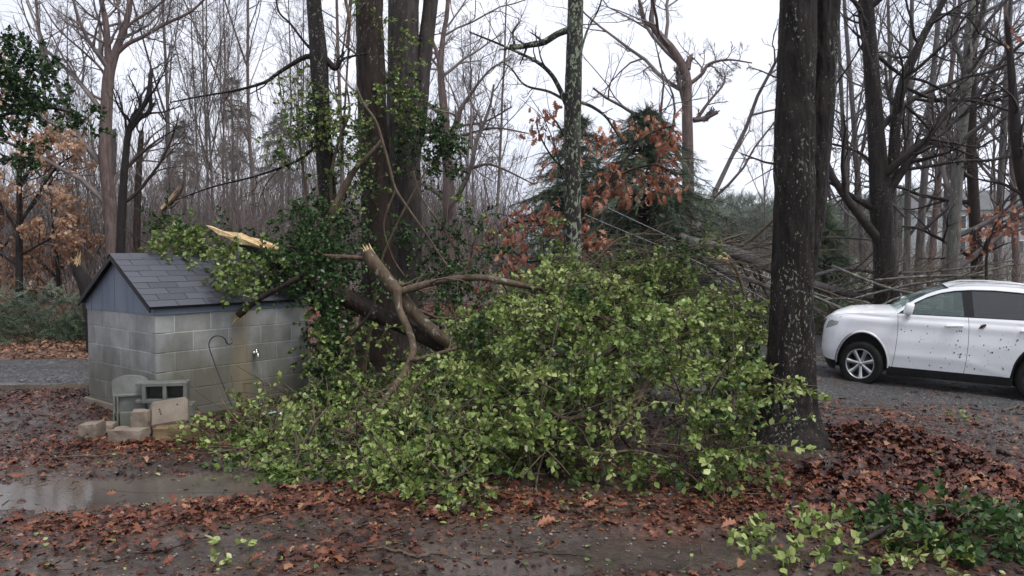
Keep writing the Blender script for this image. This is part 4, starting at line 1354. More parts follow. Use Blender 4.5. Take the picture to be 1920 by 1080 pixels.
tn = lambda p: .42 * fbm(p[:, 0] * 1.1, p[:, 1] * 1.1, p[:, 2] * 1.4, 2) - .14 * sstep(.9, 1.8, p[:, 2])
# long sprays that hang out of the heap and break its outline
m_ = pr.integers(0, n, 150)
sp_A = np.stack([x, y, z], 1)[m_] + nor[m_] * .03
sp_D = nrm(nor[m_] * .9 + pr.normal(size=(150, 3)) * .45 + np.array([.1, -.1, .15]))
sel = pr.uniform(size=n) < .78
A = np.stack([x, y, z], 1)
leafy(pile, A[sel], D[sel], pr.uniform(.18, .46, sel.sum()), 15, 'leaf_pale', .054, 10, tone=.46, tonef=tn, r=pr, twig_r=.0026)
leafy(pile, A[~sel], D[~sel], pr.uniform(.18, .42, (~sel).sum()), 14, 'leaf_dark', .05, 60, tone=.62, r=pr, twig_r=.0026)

# boughs: arching branches that fan their leafy twigs, each with its own tone, leaving gaps between them
NB = 200
bx = pr.uniform(-2.25, 2.6, 4000); by = pr.uniform(5.3, 9.6, 4000)
lx = (bx - SHED_X) * math.cos(SHED_A) + (by - SHED_Y) * math.sin(SHED_A)
ly = -(bx - SHED_X) * math.sin(SHED_A) + (by - SHED_Y) * math.cos(SHED_A)
ok = (by > np.interp(bx, YF_X, YF_Y) + .35) & ~((lx > -.1) & (lx < 2.1) & (ly > -.5) & (ly < 1.8)) & ~((by < 7.6) & (bx / by > .25)) & (np.hypot(bx - 2.56, by - 7.0) > .7)
ok &= pr.uniform(size=4000) > .9 * np.exp(-(((bx + 1.3) / .6) ** 2 + ((by - 8.4) / 1.2) ** 2))
bx, by = bx[ok][:NB], by[ok][:NB]
NB = len(bx)
bh = pile_h(bx, by)
b0 = np.stack([bx, by, gz(bx, by) + np.maximum(.03, bh - pr.uniform(.05, .35, NB))], 1)
e = .08
bn = nrm(np.stack([-(pile_h(bx + e, by) - pile_h(bx - e, by)) / (2 * e), -(pile_h(bx, by + e) - pile_h(bx, by - e)) / (2 * e), np.ones(NB)], 1))
low = np.clip(bh / .5, .12, 1)[:, None]
bd = nrm(bn * .7 * low + pr.normal(size=(NB, 3)) * np.array([.55, .40, .22]) * np.concatenate([np.ones((NB, 2)), low], 1) + np.array([0, -.45, .1]) * low)
bl = pr.uniform(.55, 1.15, NB) * np.clip(.5 + bh * .5, .5, 1)
ts = np.linspace(0, 1, 8)
BP = b0[:, None] + bd[:, None] * (bl[:, None] * ts[None])[..., None]
BP[..., 2] -= pr.uniform(.15, .55, NB)[:, None] * bl[:, None] * ts[None] ** 2
BP[:, 1:] += pr.normal(size=(NB, 7, 3)) * .018
BP[..., 2] = np.maximum(BP[..., 2], gz(BP[..., 0], BP[..., 1]) + .03)
mb = MB(); tubes(mb, BP, pr.uniform(.005, .010, NB)[:, None] * np.linspace(1.2, .4, 8)[None], 6)
o = mb.build('boughs', M['twig'], pile, world=True); o['kind'] = 'stuff'
PT = 15
tt = pr.uniform(.2, 1, (NB, PT)); k = np.clip((tt * 7).astype(int), 0, 6); f = (tt * 7 - k)[..., None]
bi = np.arange(NB)[:, None]
ta = BP[bi, k] * (1 - f) + BP[bi, k + 1] * f
tg = nrm(BP[bi, k + 1] - BP[bi, k])
up_ = nrm(bn[:, None] + pr.normal(size=ta.shape) * .2)
sd = nrm(np.cross(tg, up_)) * pr.choice([-1, 1], (NB, PT))[..., None]
td = nrm(tg * .7 + sd * .75 + pr.normal(size=ta.shape) * .22)
bt = np.repeat(pr.normal(size=NB) * .22, PT)
btone = np.clip(.56 + np.repeat(pr.normal(size=NB) * .20, PT), .1, .95)
dark = np.repeat(pr.uniform(size=NB) < .16, PT)
ta, td = ta.reshape(-1, 3), td.reshape(-1, 3)
for lo_, hi_ in ((0, .38), (.38, .55), (.55, .72), (.72, 1)):
    c = (btone >= lo_) & (btone < hi_) & ~dark
    if c.any(): leafy(pile, ta[c], td[c], pr.uniform(.12, .30, c.sum()), 13, 'leaf_pale', .053, 70, droop=.2, tone=float(btone[c].mean()), spread_t=.16, r=pr, twig_r=.0024)
leafy(pile, ta[dark], td[dark], pr.uniform(.12, .28, dark.sum()), 12, 'leaf_dark', .052, 0, droop=.2, tone=.62, r=pr, twig_r=.0024)
leafy(pile, sp_A, sp_D, pr.uniform(.4, .8, 150), 20, 'leaf_pale', .056, 0, droop=.45, tone=.62, r=pr, twig_r=.0032)
# heavy limbs of the heap
def limb(root, pts, Y, mat='bark_smooth', n=40, sides=14, bark=.004, name='limb', rough=1.0):
    P, Rr = px_line(pts, n, Y)
    mb = MB()
    tubes(mb, P, Rr, sides, bark, 18, cap=True)
    o = mb.build(name, M[mat], root, world=True)
    return o, P, Rr
limbs = []
limbs.append(limb(pile, [(688, 470, 21.6), (700, 492, 25.9), (722, 520, 25.9), (748, 552, 24.5), (780, 590, 22.3), (820, 628, 20.9), (860, 655, 19.4), (905, 690, 17.3, -.2), (960, 740, 14.4, -.5)], 9.0, sides=22, n=60))
limbs.append(limb(pile, [(742, 548, 18.0), (756, 545, 14.8), (775, 540, 13.1), (810, 530, 12.3), (860, 522, 12.3), (905, 521, 12.3), (950, 529, 11.5), (990, 537, 10.7), (1020, 541, 9.0)], 8.9, sides=14))
limbs.append(limb(pile, [(745, 540, 17), (747, 575, 14, -.05), (762, 610, 13, -.15), (774, 645, 12.5, -.3), (772, 670, 13, -.45), (750, 712, 12.5, -.75), (725, 745, 12, -1.05), (708, 777, 11.5, -1.35), (672, 795, 9, -1.5), (655, 803, 8, -1.55), (648, 830, 5, -1.7)], 8.6, sides=14, n=50))
limbs.append(limb(pile, [(706, 776, 8), (722, 785, 8, -.05), (732, 800, 7, -.1), (734, 815, 4, -.1)], 7.25, n=14, sides=8))
limbs.append(limb(pile, [(735, 795, 5), (760, 798, 4, -.1), (800, 803, 4, -.2), (850, 795, 3, -.2)], 7.15, n=14, sides=7))
limbs.append(limb(pile, [(768, 675, 9), (790, 672, 8), (850, 655, 8), (890, 640, 8), (920, 625, 7), (950, 606, 7), (975, 598, 5)], 8.0, n=24, sides=9))
def heap_limb(pts, mat='bark_brown', n=26, sides=9, up=.05):
    """Branch lying in the face of the heap: each point is set where the heap's surface stands."""
    q = []
    for u, v, w in pts:
        Yd = 4.6
        while Yd < 10:
            p = at(u, v, Yd)
            if p[2] < gzf(p[0], p[1]) + float(pile_h(np.array(p[0]), np.array(p[1]))) + up: break
            Yd += .03
        q.append((u, v, w, Yd - 8))
    ys = np.array([k[3] for k in q]); ys = np.convolve(np.pad(ys, 1, mode='edge'), [.25, .5, .25], 'valid')
    return limb(pile, [(k[0], k[1], k[2], y) for k, y in zip(q, ys)], 8.0, mat, n, sides)
for pts, mt in (([(940, 742, 4), (1000, 735, 6), (1040, 710, 10), (1090, 690, 11), (1130, 668, 11), (1160, 645, 10)], 'bark_brown'),
                ([(1030, 770, 6), (1060, 785, 8), (1100, 780, 8), (1150, 765, 7), (1200, 745, 6)], 'bark_smooth'),
                ([(1110, 760, 12), (1140, 790, 12), (1165, 815, 11), (1185, 840, 9)], 'bark_brown'),
                ([(1185, 765, 11), (1205, 735, 11), (1225, 690, 9)], 'bark_smooth'),
                ([(1240, 715, 5), (1280, 735, 6), (1320, 740, 5), (1360, 735, 4)], 'bark_smooth'),
                ([(1000, 640, 5), (1060, 665, 6), (1120, 690, 5), (1160, 680, 4)], 'twig'),
                ([(700, 800, 6), (770, 812, 6), (850, 806, 5), (930, 815, 4)], 'twig'),
                ([(880, 700, 7), (905, 730, 7), (915, 770, 6), (905, 815, 5)], 'bark_brown'),
                ([(600, 800, 5), (660, 812, 6), (720, 840, 5), (760, 870, 4)], 'bark_smooth'),
                ([(1050, 830, 5), (1120, 850, 6), (1190, 845, 5), (1260, 860, 4)], 'twig'),
                ([(1300, 620, 4), (1250, 640, 6), (1200, 630, 6), (1150, 600, 5), (1100, 590, 4)], 'bark_smooth'),
                ([(1270, 800, 7), (1310, 770, 7), (1345, 735, 5)], 'bark_brown')):
    limbs.append(heap_limb(pts, mt))
limbs.append(limb(pile, [(1000, 535, 5), (1060, 520, 5), (1110, 495, 5), (1150, 455, 4), (1190, 440, 3), (1250, 440, 2.5)], 8.8, n=24, sides=7))
limbs.append(limb(pile, [(1020, 541, 5), (1080, 550, 4), (1140, 540, 4), (1230, 500, 3.5), (1300, 480, 3), (1350, 490, 2)], 8.8, n=24, sides=7))
limbs.append(limb(pile, [(690, 485, 8), (650, 482, 8), (620, 480, 6), (590, 478, 4)], 9.1, n=14, sides=8))
# splintered tops
def splinters(root, P0, axis, R0, n, length, seed, name='splintered_wood'):
    r = np.random.default_rng(seed)
    mb = MB()
    axis = nrm(np.array(axis, float))
    p1 = nrm(np.cross(axis, (0, 0, 1.0))); p2 = np.cross(axis, p1)
    for k in range(n):
        a = r.uniform(0, 6.28); q = R0 * math.sqrt(r.uniform(0, 1)) * .9
        b = P0 + q * (p1 * math.cos(a) + p2 * math.sin(a))
        L = length * r.uniform(.3, 1)
        t = b + axis * L + r.normal(size=3) * .012
        w = R0 * r.uniform(.18, .4)
        V = [b - axis * .05 + w * (p1 * math.cos(c) + p2 * math.sin(c)) for c in (0, 1.6, 3.1, 4.7)] + [t + w * .12 * (p1 * math.cos(c) + p2 * math.sin(c)) for c in (0, 1.6, 3.1, 4.7)]
        mb.add(V, [np.array([(0, 1, 5, 4), (1, 2, 6, 5), (2, 3, 7, 6), (3, 0, 4, 7), (4, 5, 6, 7)])])
    return mb.build(name, M['fresh_wood'], root, smooth=False, world=True)
splinters(limbs[0][0], at(690, 474, 9.0), at(684, 460, 9.0) - at(690, 474, 9.0), .07, 9, .14, 3)
# wiry side twigs that stand out of the heap
cp = np.stack([smooth_line(P, 12) for _, P, _ in limbs]); crr = np.stack([np.interp(np.linspace(0, 1, 12), np.linspace(0, 1, len(q)), q) for _, _, q in limbs])
k1, kr1, l1 = kids(cp, crr, 5, .15, 1, 55, .40, 8, .02, .2, .4, .004, None, pr)
k2, kr2, l2 = kids(k1, kr1, 3, .2, 1, 45, .6, 6, .0, .2, .6, .003, l1, pr)
m_ = pr.integers(0, len(A), 420)
wp = nrm(nor[m_] * .3 + pr.normal(size=(420, 3)) * .8 + np.array([0, -.05, .1]))
wl_ = pr.uniform(.5, 1.3, 420)
tt = np.linspace(-.4, .6, 9)
W = A[m_][:, None] + nor[m_][:, None] * .05 + wp[:, None] * (wl_[:, None] * tt[None])[..., None]
W += np.cross(wp, pr.normal(size=(420, 3)))[:, None] * ((tt ** 2 * .8)[None] * wl_[:, None])[..., None]
W[..., 2] = np.maximum(W[..., 2] - .25 * (tt ** 2)[None] * wl_[:, None], gz(W[..., 0], W[..., 1]) + .03)
mb = MB()
for a, b in ((k1, kr1), (k2, kr2)):
    a[..., 2] = np.maximum(a[..., 2], gz(a[..., 0], a[..., 1]) + .02)
    tubes(mb, a, b, 5)
tubes(mb, W, pr.uniform(.0035, .009, 420)[:, None] * np.linspace(1.2, .5, 9)[None], 5)
o = mb.build('branchlets', M['twig'], pile, world=True); o['kind'] = 'stuff'
# wiry grey hair of fine twigs along the top of the heap
q0 = np.stack([at(u, v, Yd) for u, v, Yd in zip(pr.uniform(1030, 1420, 150), pr.uniform(450, 600, 150), pr.uniform(7.6, 9.2, 150))])
dq = nrm(np.stack([pr.uniform(.3, 1.2, 150), pr.normal(size=150) * .3, pr.uniform(-.1, .5, 150)], 1))
tq = np.linspace(0, 1, 9)
Q = q0[:, None] + dq[:, None] * (pr.uniform(.5, 1.2, 150)[:, None] * tq)[..., None]
Q[..., 2] -= (tq ** 2)[None] * pr.uniform(.1, .5, 150)[:, None]
mb = MB(); tubes(mb, Q, pr.uniform(.0025, .0055, 150)[:, None] * np.linspace(1.2, .5, 9)[None], 4)
o = mb.build('fine_twigs', M['twig'], pile, world=True); o['kind'] = 'stuff'

# the broken holly trunk lying across the roof, with its dark crown on the shingles
top = empty('broken_holly_trunk', at(540, 520, 9.3), 'broken holly trunk with a splintered yellow end lying on the pump house roof', 'fallen tree')
lg, LP, LR = limb(top, [(440, 452, 21.0), (470, 470, 30.8), (505, 486, 32.2), (560, 512, 32.2), (630, 548, 30.8), (690, 580, 30.1), (745, 607, 28.0), (800, 635, 23.8), (850, 665, 19.6, .1), (900, 700, 15.4, .1)], 9.15, 'bark_brown', n=70, sides=24, bark=.006, name='trunk')
def slab(root, edge, Y, th, name, mat='fresh_wood', seed=0):
    """A torn plate of wood: outline seen at depth Y, real thickness and a ragged, ribbed face."""
    r = np.random.default_rng(seed)
    n_ = len(edge)
    f = np.array([at(u, v, Y + r.uniform(-.01, .01)) for u, v in edge])
    bk = f + np.array([0, th, -th * .2]) + r.normal(size=f.shape) * .004
    c0, c1 = f.mean(0) + np.array((0, -.018, .008)), bk.mean(0)
    V = np.concatenate([f, bk, [c0, c1]])
    F3 = [(2 * n_, i, (i + 1) % n_) for i in range(n_)] + [(2 * n_ + 1, n_ + (i + 1) % n_, n_ + i) for i in range(n_)]
    mb = MB().add(V, [np.array(F3), np.array([(i, n_ + i, n_ + (i + 1) % n_, (i + 1) % n_) for i in range(n_)])])
    return mb.build(name, M[mat], root, smooth=False, world=True)
slab(lg, [(386, 422), (398, 424), (410, 431), (424, 434), (446, 436), (458, 444), (470, 449), (484, 455), (496, 462), (510, 470), (524, 476), (518, 475), (500, 468), (470, 460), (446, 457), (430, 448), (410, 440), (402, 434)], 8.95, .06, 'splintered_wood', seed=1)
slab(lg, [(436, 440), (452, 436), (466, 444), (482, 447), (500, 452), (512, 457), (526, 463), (524, 468), (508, 466), (490, 462), (470, 456), (450, 448)], 9.0, .05, 'splintered_wood', seed=2)
# stub hanging over the eave with a torn end
sb, SP, SR = limb(top, [(560, 520, 9), (525, 540, 10), (495, 555, 10), (470, 572, 11), (455, 584, 13), (447, 592, 12)], 8.35, 'bark_brown', n=24, sides=10)
splinters(sb, at(448, 591, 8.35), at(438, 602, 8.34) - at(448, 591, 8.35), .032, 9, .13, 5)
sb2, _, _ = limb(top, [(700, 580, 5), (682, 603, 5), (664, 622, 6), (656, 630, 6)], 8.6, 'bark_brown', n=16, sides=8)
splinters(sb2, at(657, 629, 8.6), at(643, 642, 8.58) - at(657, 629, 8.6), .022, 7, .12, 11)

def clusters(spec, r, jit=.7, dens=1.6):
    """spec: (u, v, Y, radius_px, twigs): twig anchors and directions for leafy tufts."""
    A, D = [], []
    for u, v, Yd, rp, k in spec:
        k = int(k * dens + .5)
        c = at(u, v, Yd); R0 = rp * Yd / F_PX
        q = nrm(r.normal(size=(k, 3))) * (R0 * r.uniform(0, 1, (k, 1)) ** .45)
        q[:, 1] *= .8
        A.append(c + q * .75)
        D.append(nrm(q / max(R0, 1e-3) + r.normal(size=(k, 3)) * jit + np.array([0, -.15, -.1])))
    return np.concatenate(A), np.concatenate(D)
def above_roof(A):
    lx = (A[:, 0] - SHED_X) * math.cos(SHED_A) + (A[:, 1] - SHED_Y) * math.sin(SHED_A)
    ly = -(A[:, 0] - SHED_X) * math.sin(SHED_A) + (A[:, 1] - SHED_Y) * math.cos(SHED_A)
    on = (lx > -.15) & (lx < LF + .12) & (ly > -.12) & (ly < LL + .12)
    zr = RIDGE - np.abs(ly - hy) * math.tan(slope) + .045
    A[:, 2] = np.where(on, np.maximum(A[:, 2], zr), A[:, 2])
    return A
r3 = np.random.default_rng(33)
A_, D_ = clusters([(300, 462, 8.7, 30, 12), (335, 452, 8.7, 38, 20), (372, 462, 9.0, 30, 18), (432, 492, 8.6, 30, 16), (440, 500, 8.3, 34, 15), (462, 530, 8.25, 28, 8), (425, 535, 8.1, 16, 4), (490, 490, 8.6, 38, 12), (416, 552, 8.05, 8, 2), (345, 432, 9.1, 26, 10), (595, 590, 8.9, 20, 4)], r3)
leafy(top, above_roof(A_), D_, r3.uniform(.12, .30, len(A_)), 13, 'leaf_pale', .056, 180, tone=.40, r=r3, twig_r=.0025)
A_, D_ = clusters([(320, 415, 9.0, 26, 12), (372, 420, 9.4, 18, 6), (520, 520, 9.0, 50, 34), (570, 510, 8.85, 34, 16), (610, 540, 8.75, 36, 18), (560, 470, 9.3, 46, 36), (600, 440, 9.5, 52, 40), (590, 500, 9.3, 52, 42), (640, 480, 9.6, 48, 34), (550, 415, 9.8, 40, 24), (575, 385, 10, 30, 14), (645, 540, 9.5, 40, 24), (510, 505, 8.7, 28, 9), (615, 560, 9.4, 34, 14), (690, 520, 9.7, 30, 10), (465, 500, 8.7, 30, 9), (430, 425, 9.6, 16, 5), (485, 440, 9.6, 14, 5)], r3)
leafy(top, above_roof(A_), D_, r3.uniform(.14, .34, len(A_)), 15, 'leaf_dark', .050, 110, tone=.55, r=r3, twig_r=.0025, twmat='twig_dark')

# the part of the holly still standing: stems and leaf tufts round the trunks
stand = empty('standing_holly', (at(690, 690, 9.9)[0], 9.9, gzf(-1.9, 9.9)), 'slender holly stems with tufts of leaves still standing before the tall trunks', 'tree')
for pts, Yd, nm in (
    ([(660, 705, 18), (655, 640, 17), (640, 560, 16), (628, 480, 15), (620, 410, 14), (632, 380, 13), (652, 340, 12), (672, 310, 9), (700, 282, 7), (716, 262, 6)], 10.2, 'stem'),
    ([(668, 162, 3.8), (682, 195, 4.5), (704, 226, 5.2), (718, 268, 5.2), (732, 320, 5.2), (742, 355, 5.2), (768, 395, 4.5), (800, 440, 3.8), (840, 500, 3.8), (880, 540, 3.0)], 10.0, 'stem'),
    ([(628, 470, 7), (624, 400, 6), (620, 340, 6), (628, 290, 5), (640, 250, 5), (655, 210, 4), (650, 160, 3)], 10.3, 'stem'),
    ([(650, 90, 5), (655, 40, 6), (648, 0, 6), (640, -60, 6)], 10.4, 'stem'),
    ([(640, 560, 6), (600, 470, 5), (580, 400, 5), (570, 330, 4), (560, 260, 3), (556, 190, 2)], 10.4, 'stem'),
    ([(880, 545, 5), (860, 480, 4), (825, 420, 4), (790, 370, 3), (775, 320, 3)], 10.3, 'stem'),
    ([(742, 355, 4), (720, 420, 3), (735, 480, 3), (760, 520, 3)], 10.2, 'stem'),
    ([(680, 700, 12), (690, 640, 8), (700, 580, 6), (712, 500, 5), (735, 440, 4), (765, 380, 4), (810, 300, 3)], 10.3, 'stem')):
    limb(stand, pts, Yd, 'bark_smooth', n=34, sides=9, name=nm, bark=.002)
A_, D_ = clusters([(556, 165, 10.3, 36, 9), (590, 205, 10.2, 46, 16), (570, 250, 10.2, 46, 14), (630, 235, 10.2, 44, 14), (650, 290, 10.2, 34, 9), (525, 262, 10.3, 26, 7), (560, 150, 10.3, 20, 5), (675, 210, 10.2, 26, 6), (745, 45, 11.2, 12, 3), (745, 75, 11.2, 14, 3), (762, 120, 11.2, 22, 6), (775, 90, 11.2, 18, 4), (720, 175, 10.8, 26, 6), (755, 180, 11.0, 34, 12), (778, 205, 11.0, 34, 12), (735, 210, 11.0, 24, 7), (700, 345, 10.4, 22, 4), (660, 320, 10.2, 26, 5), (640, 370, 10.2, 26, 6), (900, 420, 10.2, 18, 4), (675, 15, 10.9, 12, 3), (704, 45, 10.9, 14, 3), (870, 380, 10.2, 14, 3), (720, 520, 9.9, 18, 4), (1010, 430, 9.2, 20, 4)], r3)
leafy(stand, A_, D_, r3.uniform(.14, .34, len(A_)), 12, 'leaf_pale', .055, 160, tone=.34, r=r3, twig_r=.0024)
A_, D_ = clusters([(600, 240, 10.4, 44, 18), (620, 200, 10.4, 34, 10), (660, 270, 10.4, 44, 18), (790, 240, 11.0, 46, 24), (815, 270, 11.0, 44, 26), (838, 235, 10.9, 30, 12), (855, 290, 10.9, 28, 10), (825, 310, 11.0, 30, 14), (770, 270, 11.1, 40, 18), (760, 150, 11.3, 28, 8), (840, 250, 10.9, 26, 9), (530, 285, 10.4, 18, 4), (640, 400, 10.4, 34, 14), (670, 430, 10.5, 34, 14), (590, 400, 10.2, 36, 16), (605, 330, 10.3, 26, 7), (680, 350, 10.6, 30, 10), (790, 470, 10.4, 40, 20), (835, 450, 10.3, 36, 14), (860, 500, 10.2, 40, 20), (820, 540, 10.0, 44, 22), (880, 560, 9.8, 40, 20), (900, 400, 10.2, 16, 4), (860, 410, 10.4, 18, 5), (760, 430, 10.6, 30, 8), (930, 480, 9.8, 30, 10)], r3)
leafy(stand, A_, D_, r3.uniform(.14, .34, len(A_)), 14, 'leaf_dark', .052, 120, tone=.50, r=r3, twig_r=.0024, twmat='twig_dark')
# holly scrub between the shed and the tall trunks
scrub = empty('holly_bush', (at(620, 740, 9.0)[0], 9.0, 0), 'dark holly bush filling the gap between the pump house and the tall trunks', 'bush')
A_, D_ = clusters([(610, 640, 8.9, 40, 20), (640, 690, 8.9, 44, 22), (600, 690, 8.7, 30, 14), (650, 620, 9.3, 40, 16), (610, 600, 9.2, 34, 14), (660, 740, 8.6, 44, 20), (620, 750, 8.5, 34, 14), (700, 720, 8.9, 34, 8), (600, 560, 9.3, 34, 14), (780, 700, 9.4, 44, 18), (830, 720, 9.2, 44, 18), (820, 590, 9.6, 40, 16)], r3)
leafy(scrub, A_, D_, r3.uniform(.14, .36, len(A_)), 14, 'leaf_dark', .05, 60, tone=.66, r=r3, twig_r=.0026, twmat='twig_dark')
A_, D_ = clusters([(585, 650, 8.5, 26, 9), (600, 720, 8.4, 30, 10), (640, 700, 8.5, 30, 9), (690, 620, 8.9, 20, 4), (660, 760, 8.3, 30, 8), (725, 620, 8.8, 12, 3)], r3)
leafy(scrub, A_, D_, r3.uniform(.14, .30, len(A_)), 12, 'leaf_pale', .054, 60, tone=.40, r=r3, twig_r=.0026)

# cut boughs lying bottom right, and small sprigs
def sprig(name, label, cat, u, v, rad, n, mat, size, tone, seed, per=9, singles=0, group=None, h=.12, sx=1.0):
    r = np.random.default_rng(seed)
    g = on_ground(u, v)
    root = empty(name, g, label, cat, group)
    a = r.uniform(0, 6.28, n)
    q = rad * np.sqrt(r.uniform(0, 1, n))
    A = np.stack([g[0] + q * np.cos(a) * sx, g[1] + q * np.sin(a) * .75, g[2] + .02 + h * (1 - q / max(rad, 1e-3)) * r.uniform(.2, 1, n)], 1)
    D = nrm(np.stack([np.cos(a) * .7, np.sin(a) * .6 - .1, r.uniform(-.05, .55, n)], 1) + r.normal(size=(n, 3)) * .35)
    leafy(root, A, D, r.uniform(.10, .24, n) * (.6 + rad), per, mat, size, singles, tone=tone, r=r, twig_r=.0024)
    return root
s1 = sprig('holly_bough', 'yellow green holly bough with a long grey stick on the leaves, nearest the oak side', 'bough', 1600, 1030, .46, 66, 'leaf_pale', .056, .62, 91, 8, 300, h=.10, sx=1.3)
limb(s1, [(1330, 1078, 7), (1400, 1058, 9), (1480, 1052, 10), (1540, 1045, 11), (1590, 1030, 11), (1640, 1003, 10), (1668, 985, 6)], 4.32, 'twig_dark', n=26, sides=8, name='stick', bark=.002)
s2 = sprig('holly_bough', 'dark green holly bough lying among brown leaves at the corner, behind the yellow green bough', 'bough', 1780, 1010, .44, 170, 'leaf_dark', .052, .66, 92, 10, 300, h=.24, sx=1.15)
sprig('holly_sprig', 'yellow green sprig lying left of the yellow green bough', 'sprig', 1465, 1002, .16, 9, 'leaf_pale', .052, .7, 93, 8, 80)
sprig('holly_sprig', 'small bright sprig on the mud in front of the left puddle', 'sprig', 425, 1040, .07, 5, 'leaf_pale', .055, .9, 94, 6, 30)
sprig('holly_sprig', 'dark green sprig at the edge of the left puddle', 'sprig', 420, 880, .10, 8, 'leaf_dark', .045, .7, 95, 7, 60)
sprig('holly_sprig', 'trailing green sprig on the red leaves below the middle of the heap', 'sprig', 870, 942, .16, 9, 'leaf_pale', .05, .55, 96, 7, 70)
sprig('holly_sprig', 'pale sprig on the leaf mound right of the oak', 'sprig', 1755, 868, .12, 6, 'leaf_pale', .05, .6, 97, 6, 40)
sprig('holly_sprig', 'green sprig on the muddy drive this side of the car', 'sprig', 1790, 790, .14, 6, 'leaf_pale', .05, .45, 98, 6, 40)
sprig('holly_sprig', 'small dark sprig on the tilted paver', 'sprig', 345, 782, .05, 5, 'leaf_dark', .05, .7, 99, 5, 20).location.z += .0

# ------------------------------------------------------------------ leaf-keeping saplings
def leafy_sapling(name, label, cat, limbs, Y, levels, mat, tmpl, size, n_leaf, seed, barkm, twm, spots_=None, droop=.8, singles=0, twr=None, group=None):
    """Sapling with dead leaves hanging from its twigs. spots_: (u, v, Y, radius_px, leaves) tufts."""
    r = np.random.default_rng(seed)
    root = None
    PR = []
    mb = MB()
    for k, lb in enumerate(limbs):
        P, Rr = px_line(lb, 18, Y)
        if k == 0:
            P[0, 2] = gzf(P[0, 0], P[0, 1]) - .05
            root = empty(name, (P[0, 0], P[0, 1], P[0, 2] + .05), label, cat, group)
        tubes(mb, P, Rr, 8, cap=True)
        PR.append((P, Rr))
    mb.build('trunk', M[barkm], root, world=True)
    CP, CR, L = np.stack([p for p, _ in PR]), np.stack([q for _, q in PR]), None
    mb = MB()
    for (m, t0, t1, ang, ratio, npts, up, jit, rr, rmin) in levels:
        CP, CR, L = kids(CP, CR, m, t0, t1, ang, ratio, npts, up, jit, rr, rmin, L, r)
        tubes(mb, CP, CR, 4)
    pos = []
    if spots_:
        for u, v, Yd, rp, k in spots_:
            k = int(k * 1.45)
            c = at(u, v, Yd)
            q = r.normal(size=(k, 3)) * (rp * Yd / F_PX * .75)
            pos.append(c + q)
            allp = np.concatenate([p for p, _ in PR])
            nb = allp[np.argmin(np.linalg.norm(allp - c, axis=1))]
            tubes(mb, smooth_line([nb, (nb * .5 + c * .5) + np.array([0, 0, .08]), c], 7), np.linspace(.008, .003, 7), 4)
            for e in range(max(2, k // 5)):
                t_ = c + q[r.integers(0, k)]
                tubes(mb, smooth_line([c, (c + t_) / 2 + r.normal(size=3) * .04, t_ + np.array([0, 0, .03])], 5), np.linspace(.004, .002, 5), 3)
        pos = np.concatenate(pos)
    if n_leaf:
        k = r.integers(0, len(CP), n_leaf); j = r.integers(1, CP.shape[1], n_leaf)
        p2 = CP[k, j] + r.normal(size=(n_leaf, 3)) * .04
        pos = p2 if len(pos) == 0 else np.concatenate([pos, p2])
    mb.build('twigs', M[twm], root, world=True)
    n = len(pos)
    ax = nrm(r.normal(size=(n, 3)) * .6 + np.array([0, 0, -droop]))
    no = nrm(r.normal(size=(n, 3)) + np.array([0, -.8, .2]))
    sz = size * r.uniform(.6, 1.2, n)
    rd = np.clip(r.normal(size=n) * .25 + .5, 0, 1)
    sel = np.zeros(n, bool)
    if singles:
        sel[np.argsort(-sz / np.linalg.norm(pos - CAM, axis=1))[:singles]] = True
        leaf_objects(root, M[mat], tmpl[0], tmpl[1], pos[sel], ax[sel], no[sel], sz[sel], rd[sel])
    if (~sel).any():
        mb = MB(); scatter(mb, tmpl[0], tmpl[1], pos[~sel], ax[~sel], no[~sel], sz[~sel], rd[~sel])
        o = mb.build('foliage', M[mat], root, attr=True, world=True); o['kind'] = 'stuff'
    return root
TW = [(7, .25, 1, 50, .5, 7, .02, .16, .5, .004), (5, .2, 1, 45, .5, 5, .0, .16, .6, .003)]
